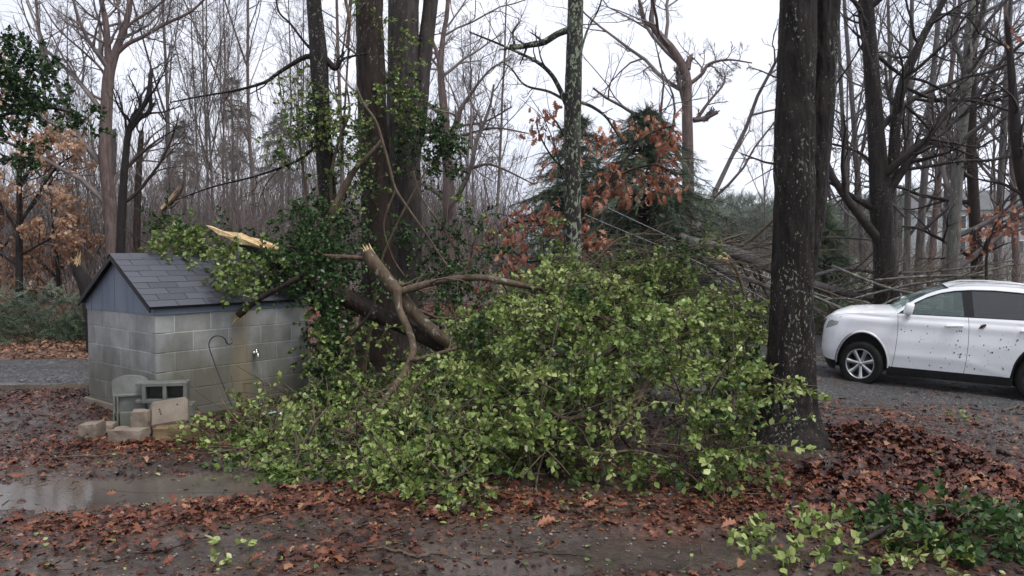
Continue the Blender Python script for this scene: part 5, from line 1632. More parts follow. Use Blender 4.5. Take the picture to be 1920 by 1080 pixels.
leafy_sapling('oak_sapling', 'oak sapling hung with drooping rust red leaves before the broad cedar', 'tree',
    [[(1130, 640, 10), (1115, 540, 9), (1100, 450, 8), (1090, 380, 7), (1080, 310, 6), (1050, 240, 4), (1030, 215, 2.5)],
     [(1100, 450, 6), (1060, 430, 5), (1010, 415, 4.5), (960, 420, 4), (920, 450, 3), (895, 470, 2)],
     [(1092, 385, 6), (1130, 350, 5), (1180, 320, 5), (1230, 310, 4), (1270, 330, 2.5)],
     [(1095, 400, 5), (1150, 330, 4), (1195, 270, 4), (1230, 245, 3), (1265, 235, 2)],
     [(1110, 500, 5), (1060, 490, 4), (1000, 490, 3.5), (950, 500, 3), (900, 540, 2)],
     [(1120, 560, 4), (1040, 520, 3.5), (990, 490, 3), (960, 470, 2)],
     [(1085, 340, 4), (1040, 300, 3.5), (1015, 260, 3), (1005, 230, 2)]],
    11.8, TW[:1], 'leaf_rust', OAK[1], .145, 0, 41, 'bark_brown', 'twig_dark',
    [(1015, 222, 11.7, 18, 11), (1040, 212, 11.7, 14, 8), (1008, 240, 11.7, 14, 6), (1058, 262, 11.6, 16, 8), (1080, 270, 11.5, 16, 9), (1118, 258, 11.9, 18, 12), (1140, 265, 11.9, 12, 6), (1210, 232, 12, 20, 14), (1240, 250, 12, 20, 14), (1255, 275, 12, 16, 12), (1232, 262, 12, 16, 8), (1170, 245, 12, 12, 5), (1265, 235, 12, 12, 5),
     (1150, 320, 11.9, 22, 16), (1170, 340, 11.9, 18, 12), (1130, 345, 11.9, 18, 12), (1110, 362, 11.7, 14, 8), (1225, 320, 12, 22, 18), (1250, 330, 12, 20, 16), (1205, 345, 12, 18, 12), (1270, 345, 12, 14, 10), (1230, 355, 12, 16, 10), (1180, 370, 12, 12, 5), (1145, 355, 11.8, 14, 8),
     (1100, 380, 11.6, 16, 9), (1030, 400, 11.7, 18, 14), (1005, 405, 11.7, 20, 16), (975, 410, 11.6, 18, 14), (1040, 415, 11.5, 16, 10), (950, 425, 11.6, 18, 12), (920, 420, 11.6, 12, 6), (915, 450, 11.6, 12, 5), (890, 465, 11.6, 10, 4), (960, 440, 11.5, 16, 10), (1100, 425, 11.3, 18, 12), (1110, 450, 11.3, 18, 12), (1095, 470, 11.3, 14, 8), (1130, 460, 11.3, 12, 6), (1050, 445, 11.4, 12, 6),
     (940, 500, 11.4, 18, 10), (965, 510, 11.4, 20, 12), (915, 540, 11.2, 14, 7), (990, 480, 11.4, 14, 7), (950, 470, 11.5, 12, 5), (1035, 320, 11.7, 12, 4), (1010, 330, 11.7, 10, 3)], singles=300)
leafy_sapling('oak_sapling', 'sapling with a few orange brown leaves beside the reddish trunk', 'tree',
    [[(1850, 560, 6), (1850, 480, 5), (1862, 430, 4), (1880, 400, 2.5)], [(1850, 470, 3.5), (1830, 450, 3), (1822, 430, 2)], [(1858, 440, 3.5), (1900, 415, 3), (1935, 400, 2)]],
    16, TW[:1], 'leaf_rust', OAK[1], .16, 0, 42, 'bark_brown', 'twig_dark',
    [(1830, 445, 16, 16, 10), (1822, 465, 16, 12, 6), (1862, 420, 16, 18, 14), (1885, 405, 16, 18, 14), (1905, 400, 16, 14, 8), (1875, 435, 16, 14, 8), (1915, 425, 16, 12, 6), (1905, 70, 15, 12, 6), (1900, 55, 15, 8, 3)])
leafy_sapling('beech_sapling', 'young beech still holding pale tan leaves at the left edge of the woods', 'tree',
    [[(36, 560, 13), (36, 470, 12), (37, 400, 10), (36, 330, 9), (46, 260, 6), (60, 200, 4)],
     [(37, 420, 6), (80, 350, 5), (110, 310, 4), (140, 290, 2.5)], [(36, 440, 6), (0, 380, 5), (-40, 340, 4)], [(36, 480, 5), (90, 450, 4), (130, 430, 3)], [(36, 350, 5), (70, 300, 4), (100, 260, 3)], [(36, 500, 5), (-10, 470, 4), (-50, 450, 3)]],
    24, [(10, .2, 1, 50, .6, 7, .03, .16, .5, .004), (6, .2, 1, 45, .5, 5, .0, .16, .6, .003)], 'leaf_tan', (HOLLY2_V, HOLLY_F), .125, 5200, 43, 'bark_black', 'twig_dark')
leafy_sapling('beech_sapling', 'smaller tan leaved beech right of the young beech by the hedge of boughs', 'tree',
    [[(112, 590, 8), (108, 500, 7), (100, 430, 5), (96, 380, 3)], [(108, 510, 4), (140, 470, 3), (160, 440, 2)], [(108, 520, 4), (70, 490, 3), (40, 470, 2)], [(110, 560, 4), (60, 545, 3), (10, 540, 2)], [(104, 460, 4), (130, 420, 3), (140, 400, 2)]],
    25, [(10, .1, 1, 50, .6, 7, .03, .16, .5, .004), (5, .2, 1, 45, .5, 5, .0, .16, .6, .003)], 'leaf_tan', (HOLLY2_V, HOLLY_F), .125, 3800, 44, 'bark_black', 'twig_dark')
leafy_sapling('beech_sapling', 'tan leaved beech thicket low behind the young beech', 'tree',
    [[(-30, 600, 9), (-30, 480, 8), (-20, 400, 5), (-10, 350, 3)], [(-30, 560, 5), (20, 520, 4), (70, 510, 2)], [(-30, 500, 5), (20, 450, 4), (60, 430, 2)], [(-28, 450, 4), (0, 410, 3), (20, 390, 2)]],
    26, [(10, .1, 1, 50, .6, 7, .03, .16, .5, .004), (5, .2, 1, 45, .5, 5, .0, .16, .6, .003)], 'leaf_tan', (HOLLY2_V, HOLLY_F), .125, 4200, 45, 'bark_black', 'twig_dark')

# evergreen whose branches reach in at the upper left
ev = px_tree('evergreen_tree', 'dark broadleaf evergreen reaching in over the yard above the tan beech', 'tree',
    [[(-330, 700, 40), (-320, 400, 36), (-310, 150, 30), (-300, HTOP, 20)],
     [(-318, 350, 14), (-200, 230, 12), (-90, 170, 9), (20, 130, 6), (60, 75, 3)],
     [(-318, 420, 14), (-180, 300, 11), (-60, 240, 8), (50, 205, 6), (130, 210, 3), (178, 245, 2)],
     [(-318, 480, 10), (-160, 370, 8), (-40, 310, 6), (40, 300, 4), (75, 330, 2)]],
    9.5, M['bark_dark'], M['twig_dark'], None, seed=60, sides=12)
A_, D_ = clusters([(20, 75, 9.5, 28, 10), (50, 90, 9.5, 30, 14), (10, 120, 9.5, 40, 22), (60, 130, 9.5, 34, 18), (20, 170, 9.5, 44, 26), (70, 180, 9.5, 36, 18), (110, 175, 9.5, 26, 9), (85, 105, 9.5, 14, 4), (15, 215, 9.5, 34, 16), (60, 210, 9.5, 26, 10), (120, 205, 9.5, 20, 6), (140, 180, 9.5, 14, 3), (160, 225, 9.5, 16, 5), (178, 245, 9.5, 12, 4), (150, 240, 9.5, 10, 3), (30, 255, 9.5, 16, 4), (45, 300, 9.5, 18, 7), (30, 290, 9.5, 18, 5), (75, 285, 9.5, 16, 4), (-40, 150, 9.5, 60, 26), (-60, 250, 9.5, 50, 20)], r3)
leafy(ev, A_, D_, r3.uniform(.12, .26, len(A_)), 13, 'leaf_dark', .055, 120, tone=.40, r=r3, twig_r=.0025, twmat='twig_dark')

# ------------------------------------------------------------------ fallen trees at the back right
ft = px_tree('fallen_tree', 'grey fallen tree with a snapped butt lying behind the near oak', 'fallen tree',
    [[(1272, 444, 18), (1300, 456, 22), (1340, 464, 22), (1400, 482, 21), (1450, 505, 19), (1530, 535, 16), (1640, 560, 12), (1760, 570, 7)],
     [(1290, 455, 9), (1310, 480, 10), (1360, 510, 10), (1420, 530, 9), (1480, 560, 7), (1540, 585, 5)],
     [(1370, 470, 8), (1430, 460, 6), (1480, 450, 5), (1560, 445, 4), (1640, 450, 3)],
     [(1500, 525, 8), (1580, 505, 7), (1680, 512, 6), (1790, 505, 4), (1900, 488, 3)],
     [(1480, 520, 8), (1560, 550, 7), (1640, 545, 6), (1760, 540, 5), (1900, 535, 3)],
     [(1560, 540, 6), (1640, 522, 5), (1760, 520, 4), (1860, 515, 3)]],
    18.0, M['bark_grey'], M['twig'], [(16, .12, 1, 42, .32, 8, .0, .14, .42, .006), (5, .2, 1, 40, .5, 5, .0, .15, .6, .004), (3, .2, 1, 40, .5, 4, .0, .15, .7, .003)], seed=16, sides=14, bark=.006, ground_base=False, big=40)
px_tree('fallen_branch', 'long pale dead branch slanting down to the car nose', 'branch',
    [[(1430, 535, 3), (1500, 548, 6), (1540, 562, 6), (1580, 580, 7), (1612, 592, 6)], [(1500, 548, 4), (1540, 590, 4), (1580, 610, 3)], [(1540, 562, 3), (1590, 560, 3), (1640, 572, 2)]],
    16.5, M['bark_pale'], M['twig'], [(6, .2, 1, 40, .35, 6, .0, .15, .5, .004)], seed=17, sides=8, ground_base=False)
px_tree('fallen_branch', 'heap of long tan branches lying across behind the car bonnet', 'branch',
    [[(1560, 498, 4), (1650, 535, 6), (1720, 552, 6), (1800, 560, 4)], [(1600, 560, 4), (1700, 535, 5), (1800, 520, 5), (1900, 495, 3)], [(1640, 525, 4), (1740, 518, 5), (1850, 516, 3)], [(1620, 590, 4), (1680, 560, 5), (1740, 545, 4)]],
    16.8, M['bark_pale'], M['twig'], [(8, .2, 1, 35, .35, 6, .0, .13, .5, .005), (4, .2, 1, 40, .5, 5, .0, .15, .6, .004)], seed=18, sides=8, ground_base=False)
slab_root = empty('wood_slab', at(1350, 484, 8.9), 'pale torn slab of wood caught above the right of the heap', 'wood slab')
slab(slab_root, [(1333, 482), (1345, 480), (1356, 476), (1364, 476), (1370, 482), (1366, 489), (1352, 488), (1340, 488), (1334, 487)], 8.9, .03, 'torn_face', seed=6)
limb(slab_root, [(1364, 483, 6), (1380, 505, 6), (1392, 540, 5), (1398, 590, 4)], 8.92, 'bark_smooth', n=16, sides=7, name='branch')
# snapped stump by the shed gable and torn pale strip behind the roof
sn = px_tree('snapped_stump', 'dark snapped stump with a torn orange strip left of the pump house roof', 'stump',
    [[(172, 600, 22), (160, 540, 21), (148, 510, 20), (138, 492, 16)]], 13.2, M['bark_black'], M['twig_dark'], None, seed=19, sides=12, bark=.01)
splinters(sn, at(142, 500, 13.15), at(154, 462, 13.15) - at(142, 500, 13.15), .06, 7, .36, 8, 'torn_strip')
sn = px_tree('torn_limb', 'bent torn limb with a pale split end standing behind the roof', 'branch',
    [[(300, 520, 8), (305, 450, 8), (302, 400, 8), (310, 385, 9)], [(345, 318, 3), (344, 340, 5), (338, 358, 7), (322, 378, 9), (306, 392, 8)]], 11.8, M['twig'] , M['twig_dark'], [(5, .2, 1, 50, .4, 6, .05, .15, .4, .004)], seed=20, sides=9)
splinters(sn, at(308, 388, 11.68), at(340, 350, 11.68) - at(308, 388, 11.68), .028, 8, .42, 9, 'split_end')

# fallen service wires
for pts, lb in (([(1060, 350), (1130, 385), (1230, 432), (1330, 478), (1440, 520), (1560, 560)], 'upper of two slack wires sagging across the cedar to the fallen trunk'),
                ([(1080, 395), (1150, 425), (1240, 462), (1310, 492), (1380, 530), (1450, 570)], 'lower of two slack wires sagging across the cedar to the fallen trunk')):
    P, _ = px_line([(u, v, 2) for u, v in pts], 30, 13.5)
    mb = MB(); tubes(mb, P, np.full(30, .0055), 5)
    tag(mb.build('wire', M['cable']), lb, 'wire')

# ------------------------------------------------------------------ leaf litter, sticks, pebbles
lr = np.random.default_rng(50)
def litter(n, x0, x1, y0, y1, dens, name, label, mat, size, tm, lift=.0):
    x, y = lr.uniform(x0, x1, n), lr.uniform(y0, y1, n)
    k = lr.uniform(size=n) < dens(x, y)
    x, y = x[k], y[k]
    m = len(x)
    z = gz(x, y) + micro(x, y) + lr.uniform(-.004, .018, m) * np.minimum(1, .4 + dens(x, y)) + lift
    th = lr.uniform(0, 6.28, m)
    ax = np.stack([np.cos(th), np.sin(th), lr.normal(size=m) * .22], 1)
    no = nrm(lr.normal(size=(m, 3)) * .27 + np.array([0, 0, 1]))
    mb = MB()
    w = lr.integers(0, len(tm), m)
    rd = np.clip(.42 + .25 * fbm(x * 1.5, y * 1.5, 2, 2) + lr.normal(size=m) * .30, 0, 1)
    sz = size * lr.uniform(.55, 1.2, m)
    for i, t in enumerate(tm):
        c = w == i
        if c.any(): scatter(mb, t[0], t[1], np.stack([x, y, z], 1)[c], ax[c], no[c], sz[c], rd[c])
    o = mb.build(name, M[mat], attr=True)
    return tag(o, label, 'leaves', kind='stuff')
def dens_near(x, y):
    d = litter_density(x, y)
    pm = puddle_mask(x, y)
    return np.clip(d * .62 + .06 + .16 * np.clip(fbm(x * 1.3, y * 1.3, 12, 3) + .25 - .1 * x * (x > 0), 0, 1), 0, 1) * (1 - .80 * pm)
litter(60000, -6.5, 5.2, 3.7, 9.6, dens_near, 'leaf_litter', 'wet red brown oak leaves matted on the mud', 'litter', .080, OAK)
litter(110000, -6.5, 5.2, 3.7, 9.6, lambda x, y: np.clip(litter_density(x, y) * .5 + .40 + .5 * fbm(x * 2, y * 2, 8, 3), 0, 1) * (1 - .9 * puddle_mask(x, y)), 'leaf_fragments', 'small torn leaf bits trodden into the wet mud', 'litter', .034, [(HOLLY2_V, HOLLY_F)], -.008)
litter(26000, 2.3, 4.2, 4.6, 7.6, lambda x, y: np.clip(litter_density(x, y) * .6 - .2, 0, 1) * (1 - np.exp(-((x - 2.56) ** 2 + (y - 7) ** 2) / .1)), 'leaf_drift', 'deep drift of brown oak leaves right of the near oak', 'litter', .115, OAK, .03)
litter(9000, -16, -4, 12.2, 16.5, lambda x, y: .85 + 0 * x, 'leaf_litter', 'tan leaves along the far side of the drive', 'litter_tan', .11, OAK)
litter(10000, 3, 12, 7.5, 15.0, lambda x, y: np.clip(.16 + .40 * fbm(x * 1.1, y * 1.1, 3, 3), 0, 1), 'leaf_litter', 'scattered brown leaves on the muddy drive before the car', 'litter', .10, OAK)
litter(9000, -8, 8, 16, 24, lambda x, y: .6 * sstep(18, 20, y) + 0 * x, 'leaf_litter', 'brown leaves under the trees behind the drive', 'litter', .13, OAK)
litter(1500, -3.5, 4, 3.8, 7, lambda x, y: .16 + 0 * x, 'green_leaves', 'loose yellow green holly leaves dropped on the mud', 'leaf_pale', .05, [(HOLLY_V, HOLLY_F)], .01)
# pebbles on the drive and mud
n = 20000
x = lr.uniform(1.5, 11, n); y = lr.uniform(6.5, 16, n)
x[2500:5500] = lr.uniform(-9, -4, 3000); y[2500:5500] = lr.uniform(9.8, 12.3, 3000)
x[:2500] = lr.uniform(-4, 4, 2500); y[:2500] = lr.uniform(3.8, 6.5, 2500)
kp = lr.uniform(size=n) < np.where(y > 6.5, .9 * np.clip(.55 + fbm(x, y, 3, 2), 0, 1), .5)
x, y = x[kp], y[kp]; n = len(x)
bm = bmesh.new(); bmesh.ops.create_icosphere(bm, subdivisions=1, radius=1)
iv = np.array([v.co[:] for v in bm.verts]); it = np.array([[v.index for v in f.verts] for f in bm.faces]); bm.free()
mb = MB()
scatter(mb, iv * np.array([1, .8, .6]), [it], np.stack([x, y, gz(x, y) + micro(x, y) + .006 + .016 * ((y > np.interp(x, *DRIVE_N)) & (y < np.interp(x, *DRIVE_F)))], 1), lr.normal(size=(n, 3)) * np.array([1, 1, .1]), np.array([[0, 0, 1.]]) + lr.normal(size=(n, 3)) * .1, .005 + .013 * lr.uniform(0, 1, n) ** 3, .5 * np.ones(n))
M['pebble'] = simple('pebble', [(.3, (.07, .068, .065)), (.55, (.14, .135, .13)), (.8, (.32, .31, .29))], 14, rough=.45, bs=0)
tag(mb.build('gravel', M['pebble']), 'loose grey pebbles pressed into the mud', 'gravel', kind='stuff')
# fine debris: twig bits
n = 2600
x = lr.uniform(-5, 6, n); y = lr.uniform(3.8, 10, n)
th = lr.uniform(0, 6.28, n); L = lr.uniform(.02, .14, n)
d = np.stack([np.cos(th), np.sin(th), lr.normal(size=n) * .1], 1)
P = np.stack([x, y, gz(x, y) + micro(x, y) + .008], 1)[:, None] + d[:, None] * (L[:, None] * np.array([-.5, 0, .5]))[..., None] + np.array([0, 0, .006])
mb = MB(); tubes(mb, P, lr.uniform(.0012, .0035, n)[:, None] * np.ones((1, 3)), 4)
tag(mb.build('twig_debris', M['twig']), 'small broken twigs scattered over the mud', 'debris', kind='stuff')
def ground_stick(pts, w, label, mat='twig', group=None, lift=.012):
    P = []
    for u, v in pts:
        p = on_ground(u, v); p[2] = gzf(p[0], p[1]) + float(micro(p[0], p[1])) + lift; P.append(p)
    P = smooth_line(P, 24)
    P += lr.normal(size=P.shape) * .004
    Yd = P[0, 1]
    Rr = .5 * w * Yd / F_PX * np.linspace(1.1, .5, 24)
    mb = MB(); tubes(mb, P, Rr, 6, cap=True)
    CP, CR, _ = kids(P[None], Rr[None], 4, .2, .95, 40, .22, 5, 0, .15, .5, .0015, None, lr)
    CP[..., 2] = np.maximum(CP[..., 2], gz(CP[..., 0], CP[..., 1]) + .015)
    tubes(mb, CP, CR, 4)
    tag(mb.build('stick', M[mat]), label, 'stick')
ground_stick([(85, 876), (110, 862), (180, 861), (220, 855), (262, 858)], 4, 'long thin stick on the mud above the left puddle')
ground_stick([(195, 1062), (240, 1045), (310, 1036), (400, 1005)], 4.5, 'dark forked stick below the left puddle', 'twig_dark')
ground_stick([(690, 1040), (740, 1040), (780, 1048), (830, 1046), (880, 1062)], 6, 'knobbly grey stick at the bottom middle')
ground_stick([(1050, 963), (1075, 966), (1105, 975)], 7, 'short thick stick on the mud below the heap')
ground_stick([(970, 1048), (1010, 1042), (1060, 1038), (1110, 1042)], 4, 'thin stick at the edge of the right mud puddle', 'twig_dark')
ground_stick([(1640, 808), (1690, 800), (1725, 788)], 5, 'stick on the muddy drive beyond the leaf drift', 'twig_dark')
ground_stick([(1870, 852), (1900, 862), (1930, 868)], 8, 'dark stick at the right edge beyond the leaf drift', 'twig_dark')
ground_stick([(1555, 776), (1600, 770), (1680, 770), (1740, 765)], 3.5, 'thin stick lying across the drive before the car')
ground_stick([(1880, 772), (1905, 768), (1935, 772)], 6, 'tan stick by the rear wheel of the car')
ground_stick([(1515, 675), (1540, 672), (1562, 668)], 9, 'broken tan branch lying by the car nose', 'twig')
for u, v, lb, sz in ((1420, 716, 'single orange leaf caught on the heap by the oak', .10), (1352, 995, 'orange oak leaf on bare mud between the puddle and the bough', .12), (1092, 958, 'orange leaf on the mud by the short thick stick', .10), (1005, 992, 'pale orange oak leaf on the mud below the heap', .14)):
    g = on_ground(u, v) if v > 800 else at(u, v, 6.9)
    mb = MB(); scatter(mb, OAK[1][0], OAK[1][1], (g + np.array([0, 0, .02]))[None], np.array([[.8, .3, .1]]), np.array([[.1, -.3, 1.]]), sz, np.array([.8]))
    tag(mb.build('oak_leaf', M['leaf_rust'], attr=True), lb, 'leaf')

# ------------------------------------------------------------------ white car (local x to the rear, -y to the camera)
CAR_T = R_(25)
fw = at(1613, 681, 13.4)
car = empty('parked_car', (fw[0] + .82 * math.sin(CAR_T) , fw[1] + .82 * math.cos(CAR_T), fw[2] - .396), 'white crossover car splashed with mud, parked on the drive', 'car')
car.rotation_euler = (0, R_(2.4), -CAR_T)
car.scale = (.97, 1.0, 1.07)
ZW = ([.16, .25, .36, .55, .75, .92, 1.02, 1.10, 1.14, 1.35, 1.58, 1.66, 1.72], [.86, .895, .915, .940, .945, .930, .920, .900, .875, .775, .655, .60, .52])
ZN = ([.16, .25, .36, .50, .66, .80, .92, 1.0, 1.1, 1.3], [-.57, -.62, -.68, -.725, -.735, -.715, -.665, -.60, -.46, -.26])
def halfw(x, z):
    w = np.interp(z, *ZW)
    xn = np.interp(z, *ZN)
    xt = np.interp(z, [.2, .6, 1.0, 1.2, 1.6, 1.72], [3.68, 3.8, 3.78, 3.72, 3.45, 3.2])
    xc, a = (xn + xt) / 2, (xt - xn) / 2
    q = np.clip(np.abs((x - xc) / a), 0, 1)
    return w * np.sqrt(np.clip(1 - q ** 8.5, 0, 1))
def arch(x, xc, zc=.40, r=.425):
    return np.where(np.abs(x - xc) < r, zc + np.sqrt(np.maximum(r * r - (x - xc) ** 2, 0)), 0)
SILL = .37
def zbot(x):
    s = SILL + .0 * x
    return np.maximum(s, np.maximum(arch(x, 0.0), arch(x, 2.74)))
def grid_faces(nu, nv, off=0):
    i = np.arange(nu * nv).reshape(nu, nv) + off
    return np.stack([i[:-1, :-1], i[1:, :-1], i[1:, 1:], i[:-1, 1:]], -1).reshape(-1, 4)
def side_patch(xl, xr, zb, zt, nu=40, nv=18, inset=0.0, gpow=1.0, both=True, shape=None, sides=None):
    """Panel of the body side between curves xl(z)..xr(z) and zb(x)..zt(x)."""
    u, v = np.meshgrid(np.linspace(0, 1, nu), np.linspace(0, 1, nv), indexing='ij')
    u = u ** gpow
    z = .7 + 0 * u
    x = 0 * u
    for _ in range(6):
        x = xl(z) * (1 - u) + xr(z) * u
        b, t = zb(x), zt(x)
        z = b * (1 - v) + np.maximum(t, b + .001) * v
    y = halfw(x, z)
    if shape is not None: y = y + shape(x, z)
    y = y - inset
    mb = MB()
    for s in (sides or ((-1, 1) if both else (-1,))):
        f = grid_faces(nu, nv)
        mb.add(np.stack([x, s * y, z], -1), [f if s < 0 else f[:, ::-1]])
    return mb, (x, y, z)
K = lambda c: (lambda q: np.full_like(np.asarray(q, float), c))
belt = lambda x: 1.125 + .012 * (x - .5)
hoodz = lambda x: np.interp(x, [-.75, -.71, -.63, -.49, -.26, 0, .3, .6, .8], [.83, .90, .955, 1.015, 1.065, 1.095, 1.115, 1.135, 1.135])
xnose = lambda z: np.interp(z, *ZN) + .0005
dfl = lambda z: .50 + .05 * np.sin((z - .4) * 3.2)          # front edge of the front door
dfr = lambda z: 1.60 + .045 * np.sin((z - .3) * 3.0)        # front door / rear door
drr = lambda z: 2.66 + 0 * z
crease = lambda x, z: .010 * np.exp(-((z - .985) / .05) ** 2) - .012 * np.exp(-((z - 1.055) / .02) ** 2) + .006 * np.exp(-((z - (.40 + .16 * np.clip((2.2 - x) / .6, 0, 1))) / .05) ** 2)
G5 = .0035
P_ = lambda nm, mb, mat, par=car, smooth=True: mb.build(nm, M[mat], par, smooth=smooth)
mb, fen = side_patch(xnose, lambda z: dfl(z) - G5, zbot, hoodz, 70, 26, 0, 2.0, shape=crease)
P_('front_wing', mb, 'white_paint')
for s, nm in ((-1, 'door'), (1, 'door')):
    mb, _ = side_patch(lambda z: dfl(z) + G5, lambda z: dfr(z) - G5, zbot, belt, 26, 30, 0, 1, shape=crease, sides=(s,))
    df = P_(nm, mb, 'white_paint')
    mb, _ = side_patch(lambda z: dfr(z) + G5, drr, lambda x: np.maximum(zbot(x), np.maximum(SILL, arch(x, 2.74, r=.44))), belt, 40, 30, 0, 1, shape=crease, sides=(s,))
    dr_ = P_(nm, mb, 'white_paint')
    for dd, hx in ((df, 1.42), (dr_, 2.52)):
        y0 = float(halfw(np.array(hx), np.array(1.0)))
        mb = MB()
        t_ = np.linspace(-1, 1, 12)
        tubes(mb, np.stack([hx + .135 * t_, s * (y0 + .014 + .034 * (1 - t_ ** 4)), 1.0 + .012 * t_], 1), .019 * np.sqrt(1 - .55 * t_ ** 4), 8, cap=True)
        P_('door_handle', mb, 'white_paint', dd)
mb, _ = side_patch(lambda z: 2.67 + 0 * z, lambda z: np.interp(z, [.2, .6, 1.0, 1.2, 1.6, 1.72], [3.68, 3.8, 3.78, 3.72, 3.45, 3.2]) - .001, lambda x: np.maximum(SILL, arch(x, 2.74, r=.44)), belt, 40, 24, 0, .6)
P_('rear_quarter', mb, 'white_paint')
# dark inner body behind the gaps, arches and floor
mb, _ = side_patch(lambda z: xnose(z) + .03, lambda z: 3.7 + 0 * z, lambda x: np.maximum(np.maximum(.26, arch(x, 0, .4, .45)), arch(x, 2.74, .4, .45)), lambda x: np.minimum(hoodz(x), belt(x)) - .02, 120, 16, .03)
xf = np.linspace(-.75, 3.6, 40)
yfl = halfw(xf, np.full_like(xf, .3)) - .03
for s in (-1, 1): pass
V = np.concatenate([np.stack([xf, -yfl * .72, np.full_like(xf, .25)], 1), np.stack([xf, yfl * .72, np.full_like(xf, .25)], 1)])
mb.add(V, [np.array([(i, i + 1, 41 + i, 40 + i) for i in range(39)])])
for xc in (0, 2.74):          # wheel housings
    a = np.linspace(-.3, math.pi + .3, 20)
    for s in (-1, 1):
        V = np.concatenate([np.stack([xc + .45 * np.cos(a), np.full_like(a, s * yy), .40 + .45 * np.sin(a)], 1) for yy in (.90, .58)])
        mb.add(V, [np.array([(i, i + 1, 21 + i, 20 + i) for i in range(19)])])
        V = np.concatenate([[[xc, s * .58, .4]], np.stack([xc + .45 * np.cos(a), np.full_like(a, s * .58), .40 + .45 * np.sin(a)], 1)])
        mb.add(V, [np.array([(0, 1 + i, 2 + i) for i in range(19)])])
P_('underbody', mb, 'black_plastic')
# black cladding: sill, lower bumper, arch lips
for s in (-1, 1):
    mb, _ = side_patch(lambda z: .41 + 0 * z, lambda z: 2.33 + 0 * z, K(.235), K(SILL + .004), 30, 6, -.004, 1, sides=(s,))
    P_('sill', mb, 'black_plastic')
    for xc in (0, 2.74):
        a = np.linspace(-.12, math.pi + .12, 30)
        xx, zz = xc + .432 * np.cos(a), .40 + .432 * np.sin(a)
        yy = halfw(xx, zz) + .001
        mb = MB(); tubes(mb, np.stack([xx, s * (yy - .008), zz], 1), np.full(30, .016), 6)
        P_('arch_lip', mb, 'black_plastic' if xc else 'white_paint')
mb, _ = side_patch(xnose, K(-.435), K(.20), K(SILL + .004), 40, 6, -.003, 2.0)
P_('lower_bumper', mb, 'black_plastic')
# headlamps wrapped round the corner, grille
for s in (-1, 1):
    mb, _ = side_patch(lambda z: xnose(z) + .055, lambda z: -.40 - .6 * (.97 - z), lambda x: np.interp(x, [-.78, -.42], [.76, .90]), lambda x: hoodz(x) - .022, 20, 8, -.004, 1.0, sides=(s,))
    P_('headlamp', mb, 'lamp_glass')
mb, _ = side_patch(xnose, lambda z: xnose(z) + .018, K(.55), K(.80), 14, 8, -.004, 2.0)
P_('grille', mb, 'black_plastic')
# bonnet lofted between the wing tops, with a slight crown
xs_ = np.concatenate([np.linspace(0, 1, 30) ** 1.8])
hx_ = -.718 + xs_ * (.62 + .718)
hz_ = hoodz(hx_)
hw_ = halfw(hx_, hz_) - .003
c_ = np.linspace(-1, 1, 21)
cw = .085 * np.clip((hx_ + .72) / .45, 0, 1)
V = np.stack([np.broadcast_to(hx_[:, None], (30, 21)), hw_[:, None] * c_[None], hz_[:, None] + .002 + cw[:, None] * (1 - c_[None] ** 2) ** .8], -1)
mb = MB().add(V, [grid_faces(30, 21)])
P_('bonnet', mb, 'white_paint')
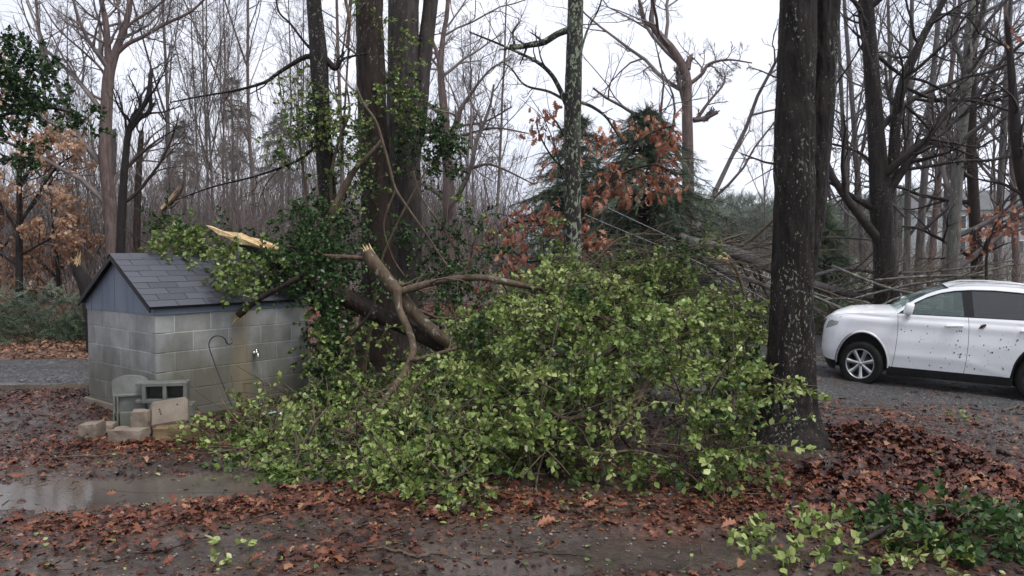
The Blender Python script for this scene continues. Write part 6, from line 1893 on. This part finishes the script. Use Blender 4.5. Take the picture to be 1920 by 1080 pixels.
# greenhouse
rail = lambda x: np.interp(x, [.48, .62, .80, 1.0, 1.2, 1.4, 1.65, 2.0, 2.4, 2.8, 3.1, 3.4, 3.62], [1.14, 1.245, 1.365, 1.47, 1.545, 1.590, 1.620, 1.635, 1.625, 1.585, 1.52, 1.38, 1.2])
xr_ = np.linspace(.48, 3.60, 70)
def rail_s(x):    # smoothed
    return (rail(x - .12) + rail(x - .06) + rail(x) + rail(x + .06) + rail(x + .12)) / 5 if False else rail(x)
wtop = lambda x: np.maximum(rail(x) - np.interp(x, [.5, 1.2, 1.8, 3.6], [.055, .060, .065, .09]), belt(x) + .0)
for s in (-1, 1):
    mb, _ = side_patch(K(.50), K(3.55), lambda x: wtop(x), lambda x: rail(x), 70, 5, 0, 1, sides=(s,))
    P_('roof_rail_panel', mb, 'white_paint')
    mb, _ = side_patch(K(.74), lambda z: 1.60 + .12 * (1.58 - z) - .08 + 0 * z, lambda x: belt(x) + .002, lambda x: wtop(x) + .002, 26, 12, .012, 1, sides=(s,))
    P_('window', mb, 'glass_clear')
    mb, _ = side_patch(lambda z: 1.60 + .12 * (1.58 - z) + .06, lambda z: 2.62 + .2 * (1.58 - z) * 0, lambda x: belt(x) + .002, lambda x: wtop(x) + .002, 26, 12, .012, 1, sides=(s,))
    P_('window', mb, 'glass_dark')
    mb, _ = side_patch(lambda z: 1.60 + .12 * (1.58 - z) - .085, lambda z: 1.60 + .12 * (1.58 - z) + .065, lambda x: belt(x) + .001, lambda x: wtop(x) + .001, 8, 12, .006, 1, sides=(s,))
    P_('door_pillar', mb, 'black_plastic')
    mb, _ = side_patch(K(2.63), K(3.40), lambda x: belt(x) + .002, lambda x: wtop(x) + .002, 20, 10, .008, 1, sides=(s,))
    P_('window', mb, 'glass_dark')
    mb, _ = side_patch(K(.56), K(.74), lambda x: belt(x) + .001, lambda x: wtop(x) + .001, 6, 6, .006, 1, sides=(s,))
    P_('mirror_base', mb, 'black_plastic')
    # black rubber window surround
    t_ = np.linspace(.72, 3.38, 40)
    mb = MB(); tubes(mb, np.stack([t_, s * (halfw(t_, wtop(t_)) - .002), wtop(t_)], 1), np.full(40, .009), 5)
    tubes(mb, np.stack([t_, s * (halfw(t_, belt(t_)) - .001), belt(t_) + .003], 1), np.full(40, .007), 5)
    P_('window_seal', mb, 'black_plastic')
    # roof bars
    t_ = np.linspace(0, 1, 30)
    xx = 1.30 + t_ * 2.0
    hgt = .075 * np.clip(np.minimum(t_, 1 - t_) * 7, 0, 1) ** .6
    mb = MB(); tubes(mb, np.stack([xx, s * (.575 + 0 * xx), rail(xx) + .012 + hgt * .62], 1), np.full(30, .013), 8, cap=True)
    P_('roof_bar', mb, 'alloy')
    # mirror
    bm = bmesh.new()
    bmesh.ops.create_uvsphere(bm, u_segments=20, v_segments=12, radius=1)
    for v in bm.verts:
        c = v.co
        q = [math.copysign(abs(k) ** .55, k) for k in c]
        v.co = Vector((.70 + .075 * q[0] + .02 * q[2], s * (1.05 + .12 * q[1]), 1.225 + .10 * q[2]))
    mb = MB(); from_bm(mb, bm)
    mr = P_('mirror', mb, 'white_paint')
    mb = MB(); tubes(mb, np.array([(.70, s * .90, 1.10), (.69, s * .97, 1.12), (.70, s * 1.03, 1.17)]), np.array([.05, .045, .04]), 8, cap=True)
    P_('mirror_arm', mb, 'white_paint', mr)
    mb = MB(); box_mesh(mb, (.768, s * 1.04 - .075, 1.155), (.778, s * 1.04 + .075, 1.275), .004)
    P_('mirror_glass', mb, 'glass_dark', mr)
    mb = MB(); box_mesh(mb, (.625, s * 1.10 - .03, 1.215), (.70, s * 1.10 + .042, 1.235), .003)
    P_('turn_signal', mb, 'lamp_glass', mr)
def loft(x0, x1, n, b0, b1, crown):
    t = np.linspace(0, 1, n)
    x = x0 + (x1 - x0) * t
    z = rail(x)
    w = halfw(np.clip(x, -1, 3.2), z)
    b = b0 + (b1 - b0) * t
    c = np.linspace(-1, 1, 21)
    k = 1 - c[None] ** 2
    return MB().add(np.stack([x[:, None] - b[:, None] * k, w[:, None] * c[None], z[:, None] + crown * k], -1), [grid_faces(n, 21)])
P_('windscreen', loft(.56, 1.32, 16, .13, .06, .012), 'glass_clear')
P_('roof', loft(1.322, 3.35, 30, .06, -.05, .05), 'white_paint')
P_('rear_window', loft(3.352, 3.62, 10, -.05, -.08, .03), 'glass_dark')
# tail panel
zt_ = np.linspace(.3, 1.2, 10); c = np.linspace(-1, 1, 11)
V = np.stack([np.interp(zt_, [.2, .6, 1.0, 1.2], [3.70, 3.80, 3.78, 3.70])[:, None] - .03 + .03 * (1 - c[None] ** 2), (np.interp(zt_, *ZW) * .6)[:, None] * c[None], np.broadcast_to(zt_[:, None], (10, 11))], -1)
P_('tailgate', MB().add(V, [grid_faces(10, 11)]), 'white_paint')
# inside: seats, dash, wheel
for sx, sy in ((1.55, -.38), (1.55, .38), (2.45, -.38), (2.45, .38)):
    mb = MB(); box_mesh(mb, (sx - .45, sy - .24, .62), (sx + .05, sy + .24, .78), .05)
    st = P_('seat', mb, 'seat')
    bm = bmesh.new(); bmesh.ops.create_cube(bm, size=1)
    for v in bm.verts: v.co = Vector((sx + .06 + v.co.x * .13 + (v.co.z + .5) * .16, sy + v.co.y * .46, .72 + (v.co.z + .5) * .58))
    bmesh.ops.bevel(bm, geom=bm.edges[:], offset=.05, segments=2, affect='EDGES')
    mb = MB(); from_bm(mb, bm); P_('backrest', mb, 'seat', st)
    mb = MB(); box_mesh(mb, (sx + .20, sy - .12, 1.30), (sx + .30, sy + .12, 1.46), .04); P_('headrest', mb, 'seat', st)
mb = MB(); box_mesh(mb, (.52, -.72, .8), (.95, .72, 1.10), .06); P_('dashboard', mb, 'black_plastic')
a = np.linspace(0, 2 * np.pi, 25)
mb = MB(); tubes(mb, np.stack([1.08 + .07 * np.sin(a), -.38 + .18 * np.cos(a), 1.08 + .17 * np.sin(a)], 1), np.full(25, .014), 6); P_('steering_wheel', mb, 'black_plastic')
# wheels
def lathe(mb, prof, s, n=48):
    a = np.arange(n) * 2 * np.pi / n
    V = np.stack([np.stack([r * np.cos(a), np.full(n, s * y), r * np.sin(a)], 1) for r, y in prof])
    m_ = len(prof)
    i = np.arange(m_ - 1)[:, None] * n; j = np.arange(n)[None]
    mb.add(V.reshape(-1, 3), [np.stack([i + j, i + (j + 1) % n, i + n + (j + 1) % n, i + n + j], -1).reshape(-1, 4)])
def make_wheel(x, s, steer):
    w = empty('wheel', (x, s * .82, .37)); w.parent = car; w.rotation_euler = (0, 0, steer)
    mb = MB(); lathe(mb, [(.245, -.10), (.30, -.115), (.345, -.105), (.366, -.08), (.370, -.03), (.370, .03), (.366, .08), (.345, .105), (.30, .112), (.262, .098), (.240, .09)], s)
    ty = P_('tyre', mb, 'rubber', w)
    mb = MB()
    for g_ in (-.05, 0, .05): lathe(mb, [(.3705, g_ - .008), (.3712, g_), (.3705, g_ + .008)], s)
    P_('tread', mb, 'black_plastic', ty) if False else None
    mb = MB(); lathe(mb, [(.225, -.09), (.232, .05), (.243, .088), (.250, .096), (.246, .102), (.236, .098), (.228, .085), (.222, .05)], s)
    for k in range(7):
        a0 = k * 2 * math.pi / 7 + .3
        V = []
        for r_, hw_2, yo, yi in ((.03, .030, .062, .03), (.10, .026, .070, .03), (.18, .033, .084, .045), (.238, .043, .096, .06)):
            for da, yv in ((-1, yo - .012), (0, yo), (1, yo - .012), (1, yi), (-1, yi)):
                V.append((r_ * math.cos(a0) - da * hw_2 * math.sin(a0), s * yv, r_ * math.sin(a0) + da * hw_2 * math.cos(a0)))
        f = [(q * 5 + i, q * 5 + (i + 1) % 5, q * 5 + 5 + (i + 1) % 5, q * 5 + 5 + i) for q in range(3) for i in range(5)]
        mb.add(V, [np.array(f)])
    rim = P_('rim', mb, 'alloy', w)
    mb = MB(); lathe(mb, [(0, .074), (.030, .074), (.036, .068), (.040, .04)], s, 24); P_('hub_cap', mb, 'alloy', w)
    mb = MB(); lathe(mb, [(0, .0), (.16, .0), (.165, -.02), (.22, -.03), (.235, -.06)], s, 32); P_('brake_disc', mb, 'black_iron', w)
    return w
make_wheel(0, -1, R_(-16)); make_wheel(0, 1, R_(-16)); make_wheel(2.74, -1, 0); make_wheel(2.74, 1, 0)
# splashed leaf bits on the doors: many specks, one part; three whole leaves stuck to the doors
cr_ = np.random.default_rng(77)
n = 120
x = np.concatenate([cr_.uniform(.6, 2.6, 90), cr_.normal(1.72, .22, 30)]); z = np.concatenate([cr_.uniform(.42, .98, 90), cr_.uniform(.42, .8, 30)])
y = -(halfw(x, z) + crease(x, z) + .002)
ok = z > zbot(x) + .02
tv_ = np.array([(-.5, -.25, 0), (.1, -.4, .05), (.5, .0, 0), (.2, .4, .05), (-.4, .3, 0), (0, 0, .12)])
mb = MB(); scatter(mb, tv_, [np.array([(i, (i + 1) % 5, 5) for i in range(5)])], np.stack([x, y, z], 1)[ok], cr_.normal(size=(ok.sum(), 3)) * np.array([1, .05, 1]), np.array([[0, -1., 0]]) + 0 * cr_.normal(size=(ok.sum(), 3)), (.007 + .020 * cr_.uniform(0, 1, ok.sum()) ** 2.5), cr_.uniform(0, .4, ok.sum()))
o = P_('mud_specks', mb, 'litter'); o['kind'] = 'stuff'
for o in [q for q in bpy.data.objects if q.type == 'MESH']:      # a tall crossover: body raised above the sills
    p, under, on_wheel = o, False, False
    while p is not None:
        under |= p is car
        on_wheel |= p.name.startswith('wheel')
        p = p.parent
    if under and not on_wheel:
        k = np.empty(len(o.data.vertices) * 3, np.float32)
        o.data.vertices.foreach_get('co', k)
        k = k.reshape(-1, 3)
        k[:, 2] += .115 * sstep(.42, 1.10, k[:, 2])
        o.data.vertices.foreach_set('co', k.ravel())
        o.data.update()
cm = wmat(car)
for lx, lz, sz, lb in ((1.78, .985, .13, 'dark wet oak leaf stuck to the rear door beside the door gap'), (2.48, .86, .12, 'dark wet oak leaf stuck to the rear door above the wheel arch'), (1.52, .63, .05, 'small dark leaf scrap stuck to the rear edge of the front door')):
    p = cm @ Vector((lx, -(float(halfw(np.array(lx), np.array(lz))) + float(crease(lx, lz)) + .006), lz + .115 * float(sstep(.42, 1.10, lz))))
    ax = (cm.to_3x3() @ Vector((.8, 0, .55))); nn = (cm.to_3x3() @ Vector((0, -1, .1)))
    mb = MB(); scatter(mb, OAK[0][0], OAK[0][1], np.array(p)[None], np.array(ax)[None], np.array(nn)[None], sz, np.array([.12]))
    tag(mb.build('oak_leaf', M['litter'], attr=True), lb, 'leaf')

# ------------------------------------------------------------------ thin rainy haze
hz = bpy.data.materials.new('haze')
hz.use_nodes = True
hn, hl = hz.node_tree.nodes, hz.node_tree.links
hn.clear()
ho = hn.new('ShaderNodeOutputMaterial')
hv = hn.new('ShaderNodeVolumePrincipled')
hv.inputs['Color'].default_value = (.93, .94, .97, 1)
hv.inputs['Density'].default_value = .0003
hv.inputs['Anisotropy'].default_value = .2
hl.new(hv.outputs[0], ho.inputs['Volume'])
mb = MB(); box_mesh(mb, (-232, -30, -3.0), (254, 352, 42))
tag(mb.build('haze', hz, smooth=False), 'thin pale rainy haze', kind='stuff')
